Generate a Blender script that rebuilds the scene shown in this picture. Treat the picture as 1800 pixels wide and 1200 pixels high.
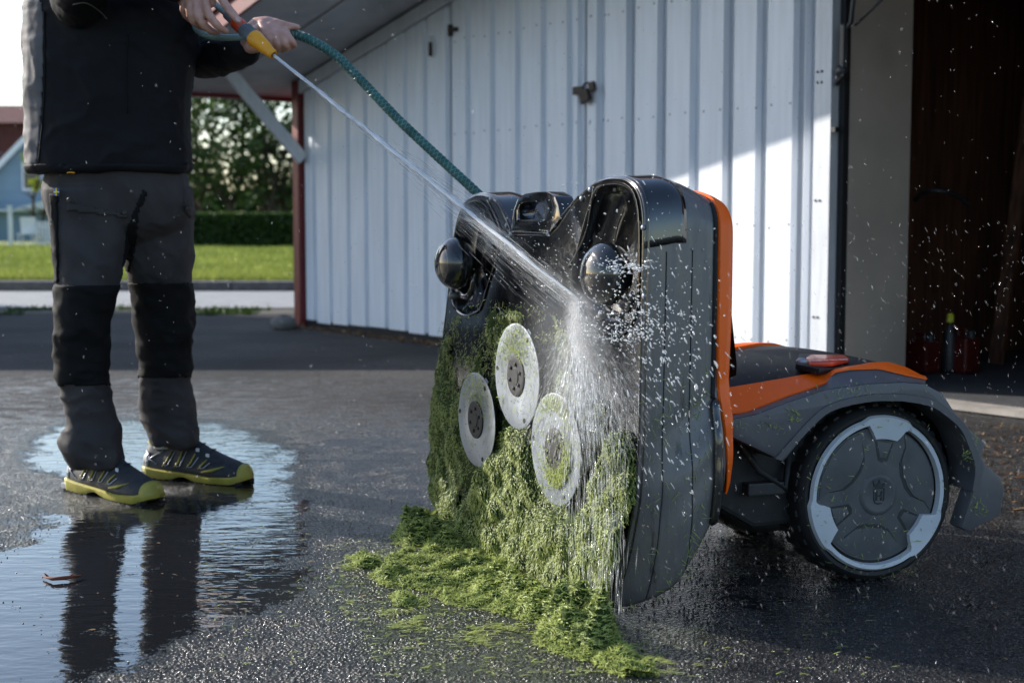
import bpy, bmesh, math, random
import numpy as np
from mathutils import Vector, Matrix
random.seed(7); rng = np.random.default_rng(7)
scene = bpy.context.scene
for o in list(bpy.data.objects): bpy.data.objects.remove(o)
COL = scene.collection
# ---------------------------------------------------------------- camera, sky, sun, exposure
CAMZ, F, PITCH = 0.80, 2500.0, math.atan(210/2500.0)
cam_d = bpy.data.cameras.new('camera'); cam = bpy.data.objects.new('camera', cam_d); COL.objects.link(cam)
cam.location = (0, 0, CAMZ); cam.rotation_euler = (math.pi/2-PITCH, 0, 0)
cam_d.lens = 50; cam_d.sensor_width = 36; cam_d.clip_start = 0.05; cam_d.clip_end = 2000
cam_d.dof.use_dof = True; cam_d.dof.focus_distance = 3.15; cam_d.dof.aperture_fstop = 4.5
scene.camera = cam
SUN = Vector((-1.0, 0.53, 0.52)).normalized()
world = bpy.data.worlds.new('World'); scene.world = world; world.use_nodes = True
wn = world.node_tree; wn.nodes.clear()
sky = wn.nodes.new('ShaderNodeTexSky'); sky.sky_type = 'NISHITA'; sky.sun_disc = False
sky.sun_elevation = math.asin(SUN.z); sky.sun_rotation = math.atan2(SUN.x, SUN.y)
sky.air_density = 1.0; sky.dust_density = 1.0; sky.ozone_density = 1.8; sky.altitude = 50
bg = wn.nodes.new('ShaderNodeBackground'); bg.inputs['Strength'].default_value = 0.15
wo = wn.nodes.new('ShaderNodeOutputWorld')
wn.links.new(sky.outputs[0], bg.inputs['Color']); wn.links.new(bg.outputs[0], wo.inputs['Surface'])
sd = bpy.data.lights.new('sun', 'SUN'); sd.energy = 4.6; sd.angle = math.radians(0.5); sd.color = (1.0, 0.95, 0.87)
so = bpy.data.objects.new('sun', sd); COL.objects.link(so); so.location = (-8, 3, 8)
so.rotation_euler = (-SUN).to_track_quat('-Z', 'Y').to_euler()
vs = scene.view_settings; vs.view_transform = 'Standard'; vs.look = 'None'; vs.exposure = 0.80; vs.gamma = 1; vs.use_curve_mapping = False
scene.render.engine = 'CYCLES'
try:
    scene.cycles.max_bounces = 8; scene.cycles.transparent_max_bounces = 24
    scene.cycles.caustics_reflective = False; scene.cycles.caustics_refractive = False
    scene.cycles.sample_clamp_indirect = 6
except Exception: pass

# ---------------------------------------------------------------- geometry helpers
CP, SP = math.cos(PITCH), math.sin(PITCH)
def ray(px, py):
    u, v = (px-900)/F, (600-py)/F
    return Vector((u, CP+v*SP, -SP+v*CP))
def gp(px, py, z=0.0):
    d = ray(px, py); return Vector((0, 0, CAMZ)) + d*((z-CAMZ)/d.z)
def at(px, py, Y):
    d = ray(px, py); return Vector((0, 0, CAMZ)) + d*(Y/d.y)
def onplane(px, py, P, N):
    d = ray(px, py); C = Vector((0, 0, CAMZ)); return C + d*((P-C).dot(N)/d.dot(N))
def project_np(x, y, z):
    yy, zz = y, z-CAMZ
    dep = yy*CP - zz*SP; up = yy*SP + zz*CP
    dep = np.where(dep < .01, .01, dep)
    return 900+F*x/dep, 600-F*up/dep
def inpoly(px, py, poly):
    inside = np.zeros(px.shape, bool); n = len(poly)
    for i in range(n):
        x1, y1 = poly[i]; x2, y2 = poly[(i+1) % n]
        c = ((y1 > py) != (y2 > py))
        xx = (x2-x1)*(py-y1)/((y2-y1) if y2 != y1 else 1e-9)+x1
        inside ^= c & (px < xx)
    return inside
_perm = np.random.default_rng(3).random(1 << 15)
def vnoise(x, y, z=0.0):
    x = np.asarray(x, float); y = np.asarray(y, float); z = np.asarray(z, float)+0*x
    xi, yi, zi = np.floor(x).astype(np.int64), np.floor(y).astype(np.int64), np.floor(z).astype(np.int64)
    fx, fy, fz = x-xi, y-yi, z-zi
    fx = fx*fx*(3-2*fx); fy = fy*fy*(3-2*fy); fz = fz*fz*(3-2*fz)
    def h(a, b, c): return _perm[(a*73856093 ^ b*19349663 ^ c*83492791) & 32767]
    def l(a, b, t): return a+(b-a)*t
    return l(l(l(h(xi,yi,zi),h(xi+1,yi,zi),fx), l(h(xi,yi+1,zi),h(xi+1,yi+1,zi),fx), fy),
             l(l(h(xi,yi,zi+1),h(xi+1,yi,zi+1),fx), l(h(xi,yi+1,zi+1),h(xi+1,yi+1,zi+1),fx), fy), fz)
def fbm(x, y, z=0.0, o=4):
    s = 0; a = .5; t = 0
    for i in range(o):
        s = s+a*vnoise(np.asarray(x)*2**i+i*17.3, np.asarray(y)*2**i+i*9.1, np.asarray(z)*2**i+i*4.7); t += a; a *= .5
    return s/t

def meta(o, label=None, cat=None, group=None, kind=None):
    if label: o['label'] = label
    if cat: o['category'] = cat
    if group: o['group'] = group
    if kind: o['kind'] = kind
    return o
def empty(name, loc, label, cat, group=None):
    o = bpy.data.objects.new(name, None); COL.objects.link(o); o.location = loc; o.empty_display_size = .1
    return meta(o, label, cat, group)
def rootloc(o):
    v = Vector((0, 0, 0))
    while o is not None: v += Vector(o.location); o = o.parent
    return v
def link(name, me, mat, parent=None, smooth=False):
    o = bpy.data.objects.new(name, me); COL.objects.link(o)
    if mat is not None and len(me.materials) == 0:
        for m in (mat if isinstance(mat, (list, tuple)) else [mat]): me.materials.append(m)
    if smooth: me.polygons.foreach_set('use_smooth', [True]*len(me.polygons))
    if parent is not None:
        o.parent = parent
        w = parent_world(parent)
        o.matrix_parent_inverse = w.inverted()
    return o
def parent_world(p):
    m = Matrix.LocRotScale(p.location, p.rotation_euler, p.scale)
    if p.parent is not None: m = parent_world(p.parent) @ p.matrix_parent_inverse @ m
    return m
def mk(name, V, Fc, mat, parent=None, smooth=False):
    me = bpy.data.meshes.new(name); me.from_pydata([tuple(v) for v in V], [], [tuple(f) for f in Fc]); me.update()
    return link(name, me, mat, parent, smooth)
def mknp(name, V, Q, mat, parent=None, smooth=False, k=4, attrs=None):
    """fast mesh from numpy verts (n,3), faces (m,k)"""
    me = bpy.data.meshes.new(name); n, m = len(V), len(Q)
    me.vertices.add(n); me.vertices.foreach_set('co', np.asarray(V, np.float32).ravel())
    me.loops.add(m*k); me.loops.foreach_set('vertex_index', np.asarray(Q, np.int32).ravel())
    me.polygons.add(m); me.polygons.foreach_set('loop_start', np.arange(0, m*k, k, dtype=np.int32))
    me.polygons.foreach_set('loop_total', np.full(m, k, np.int32))
    if attrs:
        for nm, vals in attrs.items():
            a = me.attributes.new(nm, 'FLOAT', 'POINT'); a.data.foreach_set('value', np.asarray(vals, np.float32))
    me.update(calc_edges=True); me.validate()
    return link(name, me, mat, parent, smooth)
class B:
    """collects simple shapes into one mesh"""
    def __init__(s): s.v = []; s.f = []
    def add(s, V, Fc):
        n = len(s.v); s.v += [Vector(p) for p in V]; s.f += [tuple(i+n for i in f) for f in Fc]; return s
    def box(s, c, h, ax=None):
        """c centre, h half sizes, ax three axes"""
        c = Vector(c); X, Y, Z = ax if ax else (Vector((1,0,0)), Vector((0,1,0)), Vector((0,0,1)))
        V = [c+X*(h[0]*a)+Y*(h[1]*b)+Z*(h[2]*d) for d in (-1,1) for b in (-1,1) for a in (-1,1)]
        return s.add(V, [(0,2,3,1),(4,5,7,6),(0,1,5,4),(2,6,7,3),(0,4,6,2),(1,3,7,5)])
    def prism(s, poly, off):
        """poly list of Vectors extruded by vector off"""
        n = len(poly); off = Vector(off); V = [Vector(p) for p in poly]+[Vector(p)+off for p in poly]
        return s.add(V, [tuple(range(n))[::-1], tuple(range(n, 2*n))]+[(i, (i+1) % n, n+(i+1) % n, n+i) for i in range(n)])
    def tube(s, pts, r, n=10, cap=True):
        pts = [Vector(p) for p in pts]; m = len(pts); rr = r if isinstance(r, (list, tuple)) else [r]*m
        up = Vector((0,0,1)); V = []; pu = None
        for i, p in enumerate(pts):
            t = (pts[min(i+1, m-1)]-pts[max(i-1, 0)]).normalized()
            if pu is None:
                a = t.cross(up)
                if a.length < .1: a = t.cross(Vector((1,0,0)))
                a.normalize()
            else:
                a = (pu - t*pu.dot(t)).normalized()
            pu = a; b = t.cross(a)
            for k in range(n):
                w = 2*math.pi*k/n; V.append(p+(a*math.cos(w)+b*math.sin(w))*rr[i])
        Fc = [(i*n+k, i*n+(k+1) % n, (i+1)*n+(k+1) % n, (i+1)*n+k) for i in range(m-1) for k in range(n)]
        if cap: Fc += [tuple(range(n))[::-1], tuple((m-1)*n+k for k in range(n))]
        return s.add(V, Fc)
    def lathe(s, c, axis, prof, n=32, xax=None, cap=True):
        """prof list of (r, h) along axis from centre c"""
        c = Vector(c); axis = Vector(axis).normalized()
        a = Vector(xax) if xax else axis.cross(Vector((0,0,1)))
        if a.length < .1: a = axis.cross(Vector((1,0,0)))
        a = (a-axis*a.dot(axis)).normalized(); b = axis.cross(a); V = []
        for r, h in prof:
            for k in range(n):
                w = 2*math.pi*k/n; V.append(c+axis*h+(a*math.cos(w)+b*math.sin(w))*r)
        m = len(prof)
        Fc = [(i*n+k, i*n+(k+1) % n, (i+1)*n+(k+1) % n, (i+1)*n+k) for i in range(m-1) for k in range(n)]
        if cap: Fc += [tuple(range(n))[::-1], tuple((m-1)*n+k for k in range(n))]
        return s.add(V, Fc)
    def ball(s, c, r, ax=None, n=16, m=10):
        c = Vector(c); X, Y, Z = ax if ax else (Vector((1,0,0)), Vector((0,1,0)), Vector((0,0,1)))
        r = r if isinstance(r, (list, tuple)) else (r, r, r); V = []
        for i in range(m+1):
            t = math.pi*i/m
            for k in range(n):
                w = 2*math.pi*k/n
                V.append(c+X*(r[0]*math.sin(t)*math.cos(w))+Y*(r[1]*math.sin(t)*math.sin(w))+Z*(r[2]*math.cos(t)))
        return s.add(V, [(i*n+k, (i+1)*n+k, (i+1)*n+(k+1) % n, i*n+(k+1) % n) for i in range(m) for k in range(n)])
    def build(s, name, mat, parent=None, smooth=False, bevel=0, weld=False, angle=None):
        me = bpy.data.meshes.new(name); me.from_pydata([tuple(v) for v in s.v], [], s.f); me.update()
        bm = bmesh.new(); bm.from_mesh(me)
        if weld or bevel: bmesh.ops.remove_doubles(bm, verts=bm.verts, dist=1e-5)
        bmesh.ops.recalc_face_normals(bm, faces=bm.faces)
        if bevel:
            es = [e for e in bm.edges if len(e.link_faces) == 2 and e.calc_face_angle(0) > .5]
            bmesh.ops.bevel(bm, geom=es, offset=bevel, segments=2, profile=.6, affect='EDGES', clamp_overlap=True)
        bm.to_mesh(me); bm.free()
        o = link(name, me, mat, parent, smooth)
        if smooth and angle is not None:
            me.set_sharp_from_angle(angle=math.radians(angle))
        return o
def catmull(P, k=6):
    P = [Vector(p) for p in P]; out = []
    for i in range(len(P)-1):
        a, b, c, d = P[max(i-1, 0)], P[i], P[i+1], P[min(i+2, len(P)-1)]
        for j in range(k):
            t = j/k; out.append(.5*((2*b)+(c-a)*t+(2*a-5*b+4*c-d)*t*t+(3*b-a-3*c+d)*t**3))
    out.append(P[-1]); return out
def evalmesh(o):
    dg = bpy.context.evaluated_depsgraph_get(); dg.update()
    return bpy.data.meshes.new_from_object(o.evaluated_get(dg))
def remeshed(name, builder, voxel, mat, parent, smooth_it=6, disp=None, angle=None):
    """unite overlapping shapes into one continuous skin, relax it and push it along its normals by disp(x,y,z,nx,ny,nz)"""
    me = bpy.data.meshes.new(name); me.from_pydata([tuple(v) for v in builder.v], [], builder.f); me.update()
    bm = bmesh.new(); bm.from_mesh(me); bmesh.ops.remove_doubles(bm, verts=bm.verts, dist=1e-6)
    bmesh.ops.recalc_face_normals(bm, faces=bm.faces); bm.to_mesh(me); bm.free()
    t = bpy.data.objects.new('tmp', me); COL.objects.link(t)
    r = t.modifiers.new('r', 'REMESH'); r.mode = 'VOXEL'; r.voxel_size = voxel
    if smooth_it:
        s = t.modifiers.new('s', 'SMOOTH'); s.factor = .5; s.iterations = smooth_it
    m2 = evalmesh(t); bpy.data.objects.remove(t); m2.name = name
    if disp is not None:
        n = len(m2.vertices); co = np.empty(n*3, np.float32); m2.vertices.foreach_get('co', co); co = co.reshape(-1, 3)
        no = np.empty(n*3, np.float32); m2.vertex_normals.foreach_get('vector', no); no = no.reshape(-1, 3)
        co = co+no*disp(co, no)[:, None]; m2.vertices.foreach_set('co', co.astype(np.float32).ravel()); m2.update()
    m2.materials.clear()
    return link(name, m2, mat, parent, True)
def extract(name, src, pred, off, mat, parent, thick=0.0, smooth=True):
    """separate shell over the part of src where pred(centre, normal) holds, pushed out by off"""
    me = src.data; n = len(me.vertices)
    co = np.empty(n*3, np.float32); me.vertices.foreach_get('co', co); co = co.reshape(-1, 3)
    no = np.empty(n*3, np.float32); me.vertex_normals.foreach_get('vector', no); no = no.reshape(-1, 3)
    keep = pred(co, no); faces = []; used = {}; V = []
    for p in me.polygons:
        vs_ = list(p.vertices)
        if all(keep[i] for i in vs_):
            f = []
            for i in vs_:
                if i not in used: used[i] = len(V); V.append(co[i]+no[i]*off)
                f.append(used[i])
            faces.append(f)
    cnt = {}
    for f in faces:
        for a, b in zip(f, f[1:]+f[:1]): cnt[(a, b)] = cnt.get((a, b), 0)+1
    inv = list(used.keys()); m = len(V); V2 = V+[co[i]-no[i]*.002 for i in inv]
    faces2 = list(faces)
    for (a, b) in cnt:
        if (b, a) not in cnt: faces2.append((b, a, a+m, b+m))
    return mk(name, V2, faces2, mat, parent, smooth)

# ---------------------------------------------------------------- materials
MT = {}
def mat(name, col, rough=.5, metal=0, spec=.5, var=.0, vscale=20, bump=0, bscale=200, bdist=.002, col2=None, coat=0, rvar=0, trans=0, sss=0, stretch=None, detail=6, alpha=1, sheen=0, dirt=None, coord='Object'):
    m = bpy.data.materials.new(name); m.use_nodes = True; nt = m.node_tree; p = nt.nodes['Principled BSDF']
    p.inputs['Base Color'].default_value = (*col, 1); p.inputs['Roughness'].default_value = rough; p.inputs['Metallic'].default_value = metal
    p.inputs['Specular IOR Level'].default_value = spec; p.inputs['Coat Weight'].default_value = coat; p.inputs['Coat Roughness'].default_value = .06
    p.inputs['Transmission Weight'].default_value = trans; p.inputs['Alpha'].default_value = alpha; p.inputs['Sheen Weight'].default_value = sheen
    if sss: p.inputs['Subsurface Weight'].default_value = sss; p.inputs['Subsurface Radius'].default_value = (.012, .005, .003)
    tc = nt.nodes.new('ShaderNodeTexCoord'); src = tc.outputs[coord]
    if stretch:
        mp = nt.nodes.new('ShaderNodeMapping'); mp.inputs['Scale'].default_value = stretch; nt.links.new(src, mp.inputs[0]); src = mp.outputs[0]
    if var or col2 or rvar:
        n = nt.nodes.new('ShaderNodeTexNoise'); n.inputs['Scale'].default_value = vscale; n.inputs['Detail'].default_value = detail; nt.links.new(src, n.inputs['Vector'])
        r = nt.nodes.new('ShaderNodeValToRGB'); r.color_ramp.elements[0].position = .32; r.color_ramp.elements[1].position = .68
        c2 = col2 if col2 else tuple(min(1, c*(1+var)) for c in col); c1 = col if col2 else tuple(c*(1-var) for c in col)
        r.color_ramp.elements[0].color = (*c1, 1); r.color_ramp.elements[1].color = (*c2, 1)
        nt.links.new(n.outputs['Fac'], r.inputs[0]); out = r.outputs[0]
        if dirt:
            d = nt.nodes.new('ShaderNodeTexNoise'); d.inputs['Scale'].default_value = dirt[1]; d.inputs['Detail'].default_value = 8; d.inputs['Roughness'].default_value = .7; nt.links.new(src, d.inputs['Vector'])
            dr = nt.nodes.new('ShaderNodeMapRange'); dr.inputs[1].default_value = dirt[2]; dr.inputs[2].default_value = dirt[2]+.08; dr.inputs[4].default_value = dirt[3]; nt.links.new(d.outputs['Fac'], dr.inputs[0])
            mx = nt.nodes.new('ShaderNodeMix'); mx.data_type = 'RGBA'; nt.links.new(dr.outputs[0], mx.inputs[0]); nt.links.new(out, mx.inputs[6]); mx.inputs[7].default_value = (*dirt[0], 1); out = mx.outputs[2]
        nt.links.new(out, p.inputs['Base Color'])
        if rvar:
            mr = nt.nodes.new('ShaderNodeMapRange'); mr.inputs[3].default_value = max(.02, rough-rvar); mr.inputs[4].default_value = rough+rvar
            mr.inputs[1].default_value = .3; mr.inputs[2].default_value = .7
            nt.links.new(n.outputs['Fac'], mr.inputs[0]); nt.links.new(mr.outputs[0], p.inputs['Roughness'])
    if bump:
        n2 = nt.nodes.new('ShaderNodeTexNoise'); n2.inputs['Scale'].default_value = bscale; n2.inputs['Detail'].default_value = 5; nt.links.new(src, n2.inputs['Vector'])
        b = nt.nodes.new('ShaderNodeBump'); b.inputs['Strength'].default_value = bump; b.inputs['Distance'].default_value = bdist
        nt.links.new(n2.outputs['Fac'], b.inputs['Height']); nt.links.new(b.outputs[0], p.inputs['Normal'])
    MT[name] = m; return m
def attrmat(name, c0, c1, rough=.6, trl=.3, spec=.4, attr='tone'):
    """leaf/blade material whose colour runs from c0 to c1 with each blade's own tone"""
    m = bpy.data.materials.new(name); m.use_nodes = True; nt = m.node_tree; p = nt.nodes['Principled BSDF']
    a = nt.nodes.new('ShaderNodeAttribute'); a.attribute_name = attr
    mx = nt.nodes.new('ShaderNodeMix'); mx.data_type = 'RGBA'; mx.inputs[6].default_value = (*c0, 1); mx.inputs[7].default_value = (*c1, 1)
    nt.links.new(a.outputs['Fac'], mx.inputs[0]); nt.links.new(mx.outputs[2], p.inputs['Base Color'])
    p.inputs['Roughness'].default_value = rough; p.inputs['Specular IOR Level'].default_value = spec
    if trl:
        t = nt.nodes.new('ShaderNodeBsdfTranslucent'); nt.links.new(mx.outputs[2], t.inputs[0])
        ms = nt.nodes.new('ShaderNodeMixShader'); ms.inputs[0].default_value = trl
        nt.links.new(p.outputs[0], ms.inputs[1]); nt.links.new(t.outputs[0], ms.inputs[2]); nt.links.new(ms.outputs[0], nt.nodes['Material Output'].inputs[0])
    MT[name] = m; return m
mat('white_paint', (.76,.79,.84), .42, var=.06, vscale=3, bump=.15, bscale=60, stretch=(8,8,.7), dirt=((.16,.15,.13), 2.2, .70, .75))
mat('white_trim', (.62,.64,.67), .5, var=.08, vscale=5, stretch=(8,8,1), dirt=((.2,.19,.17), 3, .66, .6))
mat('grey_paint', (.46,.46,.47), .7, var=.15, vscale=4)
mat('red_paint', (.16,.018,.02), .45, var=.2, vscale=6, stretch=(1,1,.2))
mat('dark_metal', (.02,.022,.025), .45, var=.3)
mat('rust_metal', (.05,.04,.035), .6, metal=.4, var=.4, vscale=60)
mat('gap_black', (.012,.012,.013), .8)
mat('beige_board', (.50,.43,.36), .75, var=.12, vscale=3, bump=.1, bscale=50, dirt=((.1,.09,.08), 2.5, .68, .5))
mat('old_wood', (.095,.040,.022), .6, var=.7, vscale=6, stretch=(9,9,.4), bump=.3, bscale=40)
mat('roof_felt', (.04,.04,.045), .8, var=.2)
mat('concrete', (.30,.27,.24), .8, var=.2, vscale=8, bump=.3, bscale=80, dirt=((.08,.07,.06), 5, .6, .5))
mat('kerb_stone', (.13,.125,.12), .85, var=.3, vscale=10, bump=.4, bscale=60)
mat('pavement', (.26,.26,.26), .8, var=.15, vscale=4)
mat('soil', (.05,.045,.03), .9, var=.4, vscale=6)
mat('lawn_soil', (.13,.16,.03), .9, var=.35, vscale=1.2)
mat('gloss_black', (.008,.008,.009), .12, spec=.6, coat=.7, rvar=.09, vscale=14, bump=.12, bscale=90, bdist=.001, col2=(.014,.014,.013))
mat('satin_grey', (.135,.126,.122), .27, var=.07, vscale=7, stretch=(8,8,.8), rvar=.14, bump=.12, bscale=900, bdist=.0004, dirt=((.02,.02,.02), 4.5, .60, .7))
mat('shell_grey', (.095,.095,.102), .42, var=.14, vscale=12, rvar=.12, bump=.15, bscale=1100, bdist=.0004, dirt=((.2,.2,.19), 40, .74, .4))
mat('orange', (.98,.135,.004), .4, spec=.3, coat=.08, var=.07, vscale=8, bump=.05, bscale=300, bdist=.0005)
mat('red_orange', (.70,.05,.01), .35, coat=.3, var=.1)
mat('rubber', (.014,.014,.015), .7, var=.3, vscale=30, bump=.3, bscale=200, dirt=((.05,.05,.045), 18, .6, .6))
mat('hub_grey', (.085,.088,.092), .55, var=.2, vscale=14, bump=.1, bscale=600, bdist=.0005, dirt=((.16,.16,.15), 30, .70, .5))
mat('hub_dark', (.026,.027,.029), .6, var=.2)
mat('rim_silver', (.56,.59,.62), .45, metal=.0, var=.08, vscale=10, dirt=((.1,.1,.09), 35, .70, .5))
mat('steel', (.29,.32,.36), .40, metal=.5, var=.12, vscale=10, rvar=.12, bump=.1, bscale=80, bdist=.0005, dirt=((.10,.13,.05), 16, .60, .75))
mat('white_print', (.75,.75,.75), .5)
mat('black_cloth', (.010,.010,.012), .85, var=.3, vscale=30, bump=.4, bscale=900, bdist=.0006, sheen=.15)
mat('jacket_black', (.0055,.0055,.0075), .75, spec=.25, var=.35, vscale=5, bump=.35, bscale=500, bdist=.0008)
mat('jacket_grey', (.10,.093,.097), .7, var=.1, vscale=6, bump=.3, bscale=700, bdist=.0006)
mat('trouser_grey', (.047,.042,.043), .8, spec=.3, var=.22, vscale=9, bump=.5, bscale=1300, bdist=.0006)
mat('trouser_black', (.005,.005,.0055), .8, spec=.25, var=.3, vscale=12, bump=.5, bscale=1000, bdist=.0006)
mat('skin', (.50,.26,.19), .42, var=.2, vscale=38, sss=.12, bump=.35, bscale=260, bdist=.0012, col2=(.62,.36,.29))
mat('nail', (.66,.40,.34), .25, var=.05)
mat('hair', (.06,.035,.02), .6, var=.4, vscale=80)
mat('sock', (.7,.7,.72), .9, bump=.3, bscale=400)
mat('shoe_black', (.018,.021,.026), .65, var=.35, vscale=60, bump=.6, bscale=900, bdist=.0008)
mat('shoe_yellow', (.36,.31,.05), .5, var=.15, vscale=30, dirt=((.06,.06,.03), 20, .62, .6))
mat('shoe_silver', (.45,.46,.48), .35, metal=.3, var=.1)
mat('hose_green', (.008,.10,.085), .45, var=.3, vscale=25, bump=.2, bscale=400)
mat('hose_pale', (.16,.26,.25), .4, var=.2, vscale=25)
mat('nozzle_yellow', (.85,.36,.01), .4, var=.06, vscale=30, bump=.1, bscale=400)
mat('nozzle_grey', (.13,.15,.17), .5, var=.1)
mat('nozzle_red', (.65,.06,.015), .35, var=.1)
mat('flag_blue', (.01,.10,.35), .7); mat('flag_yellow', (.8,.6,.02), .7)
mat('bark', (.06,.045,.03), .9, var=.4, vscale=9, stretch=(3,3,.6), bump=.6, bscale=20, bdist=.02)
mat('blue_house', (.20,.29,.37), .8, var=.08, vscale=.8, coord='Object')
mat('house_white', (.72,.74,.76), .6, var=.04)
mat('brick_red', (.13,.038,.030), .85, var=.2, vscale=2)
mat('roof_red', (.12,.035,.03), .8, var=.25, vscale=3)
mat('glass_dark', (.03,.035,.04), .08, spec=.8)
mat('hood_black', (.016,.016,.018), .5, spec=.25, var=.2, bump=.1, bscale=700, bdist=.0005)
mat('grit', (.04,.04,.042), .16, spec=.8, var=.5, vscale=300)
mat('red_plastic', (.07,.006,.005), .4, var=.15)
mat('yellow_plastic', (.6,.6,.05), .5)
mat('twig', (.14,.04,.02), .8, var=.3)
attrmat('clipping', (.07,.10,.02), (.43,.49,.125), .52, .12, .35)
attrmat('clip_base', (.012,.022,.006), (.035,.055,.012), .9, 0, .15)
attrmat('grass_blade', (.17,.22,.035), (.42,.46,.10), .6, .35)
attrmat('leaf', (.018,.042,.008), (.085,.15,.03), .5, .3)
attrmat('leaf_lime', (.16,.22,.02), (.34,.38,.06), .5, .35)
attrmat('hedge_leaf', (.02,.05,.008), (.09,.15,.02), .6, .2)
attrmat('debris_tone', (.10,.04,.02), (.32,.22,.10), .7, .1)
def water_mat(name, white, alpha, col=(.93,.96,1.0)):
    m = bpy.data.materials.new(name); m.use_nodes = True; nt = m.node_tree; nt.nodes.clear()
    d = nt.nodes.new('ShaderNodeBsdfDiffuse'); d.inputs[0].default_value = (*col, 1)
    t = nt.nodes.new('ShaderNodeBsdfTranslucent'); t.inputs[0].default_value = (*col, 1)
    g = nt.nodes.new('ShaderNodeBsdfGlossy'); g.inputs['Roughness'].default_value = .12
    tr = nt.nodes.new('ShaderNodeBsdfTransparent'); out = nt.nodes.new('ShaderNodeOutputMaterial')
    def mix(a, b, f):
        x = nt.nodes.new('ShaderNodeMixShader'); x.inputs[0].default_value = f; nt.links.new(a, x.inputs[1]); nt.links.new(b, x.inputs[2]); return x.outputs[0]
    s = mix(d.outputs[0], t.outputs[0], .5); s = mix(g.outputs[0], s, white); s = mix(tr.outputs[0], s, alpha)
    nt.links.new(s, out.inputs[0]); MT[name] = m; return m
water_mat('jet', .92, .88); water_mat('spray', .9, .20); water_mat('drop', .65, .7); water_mat('mist', .8, .32)
M = MT
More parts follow.
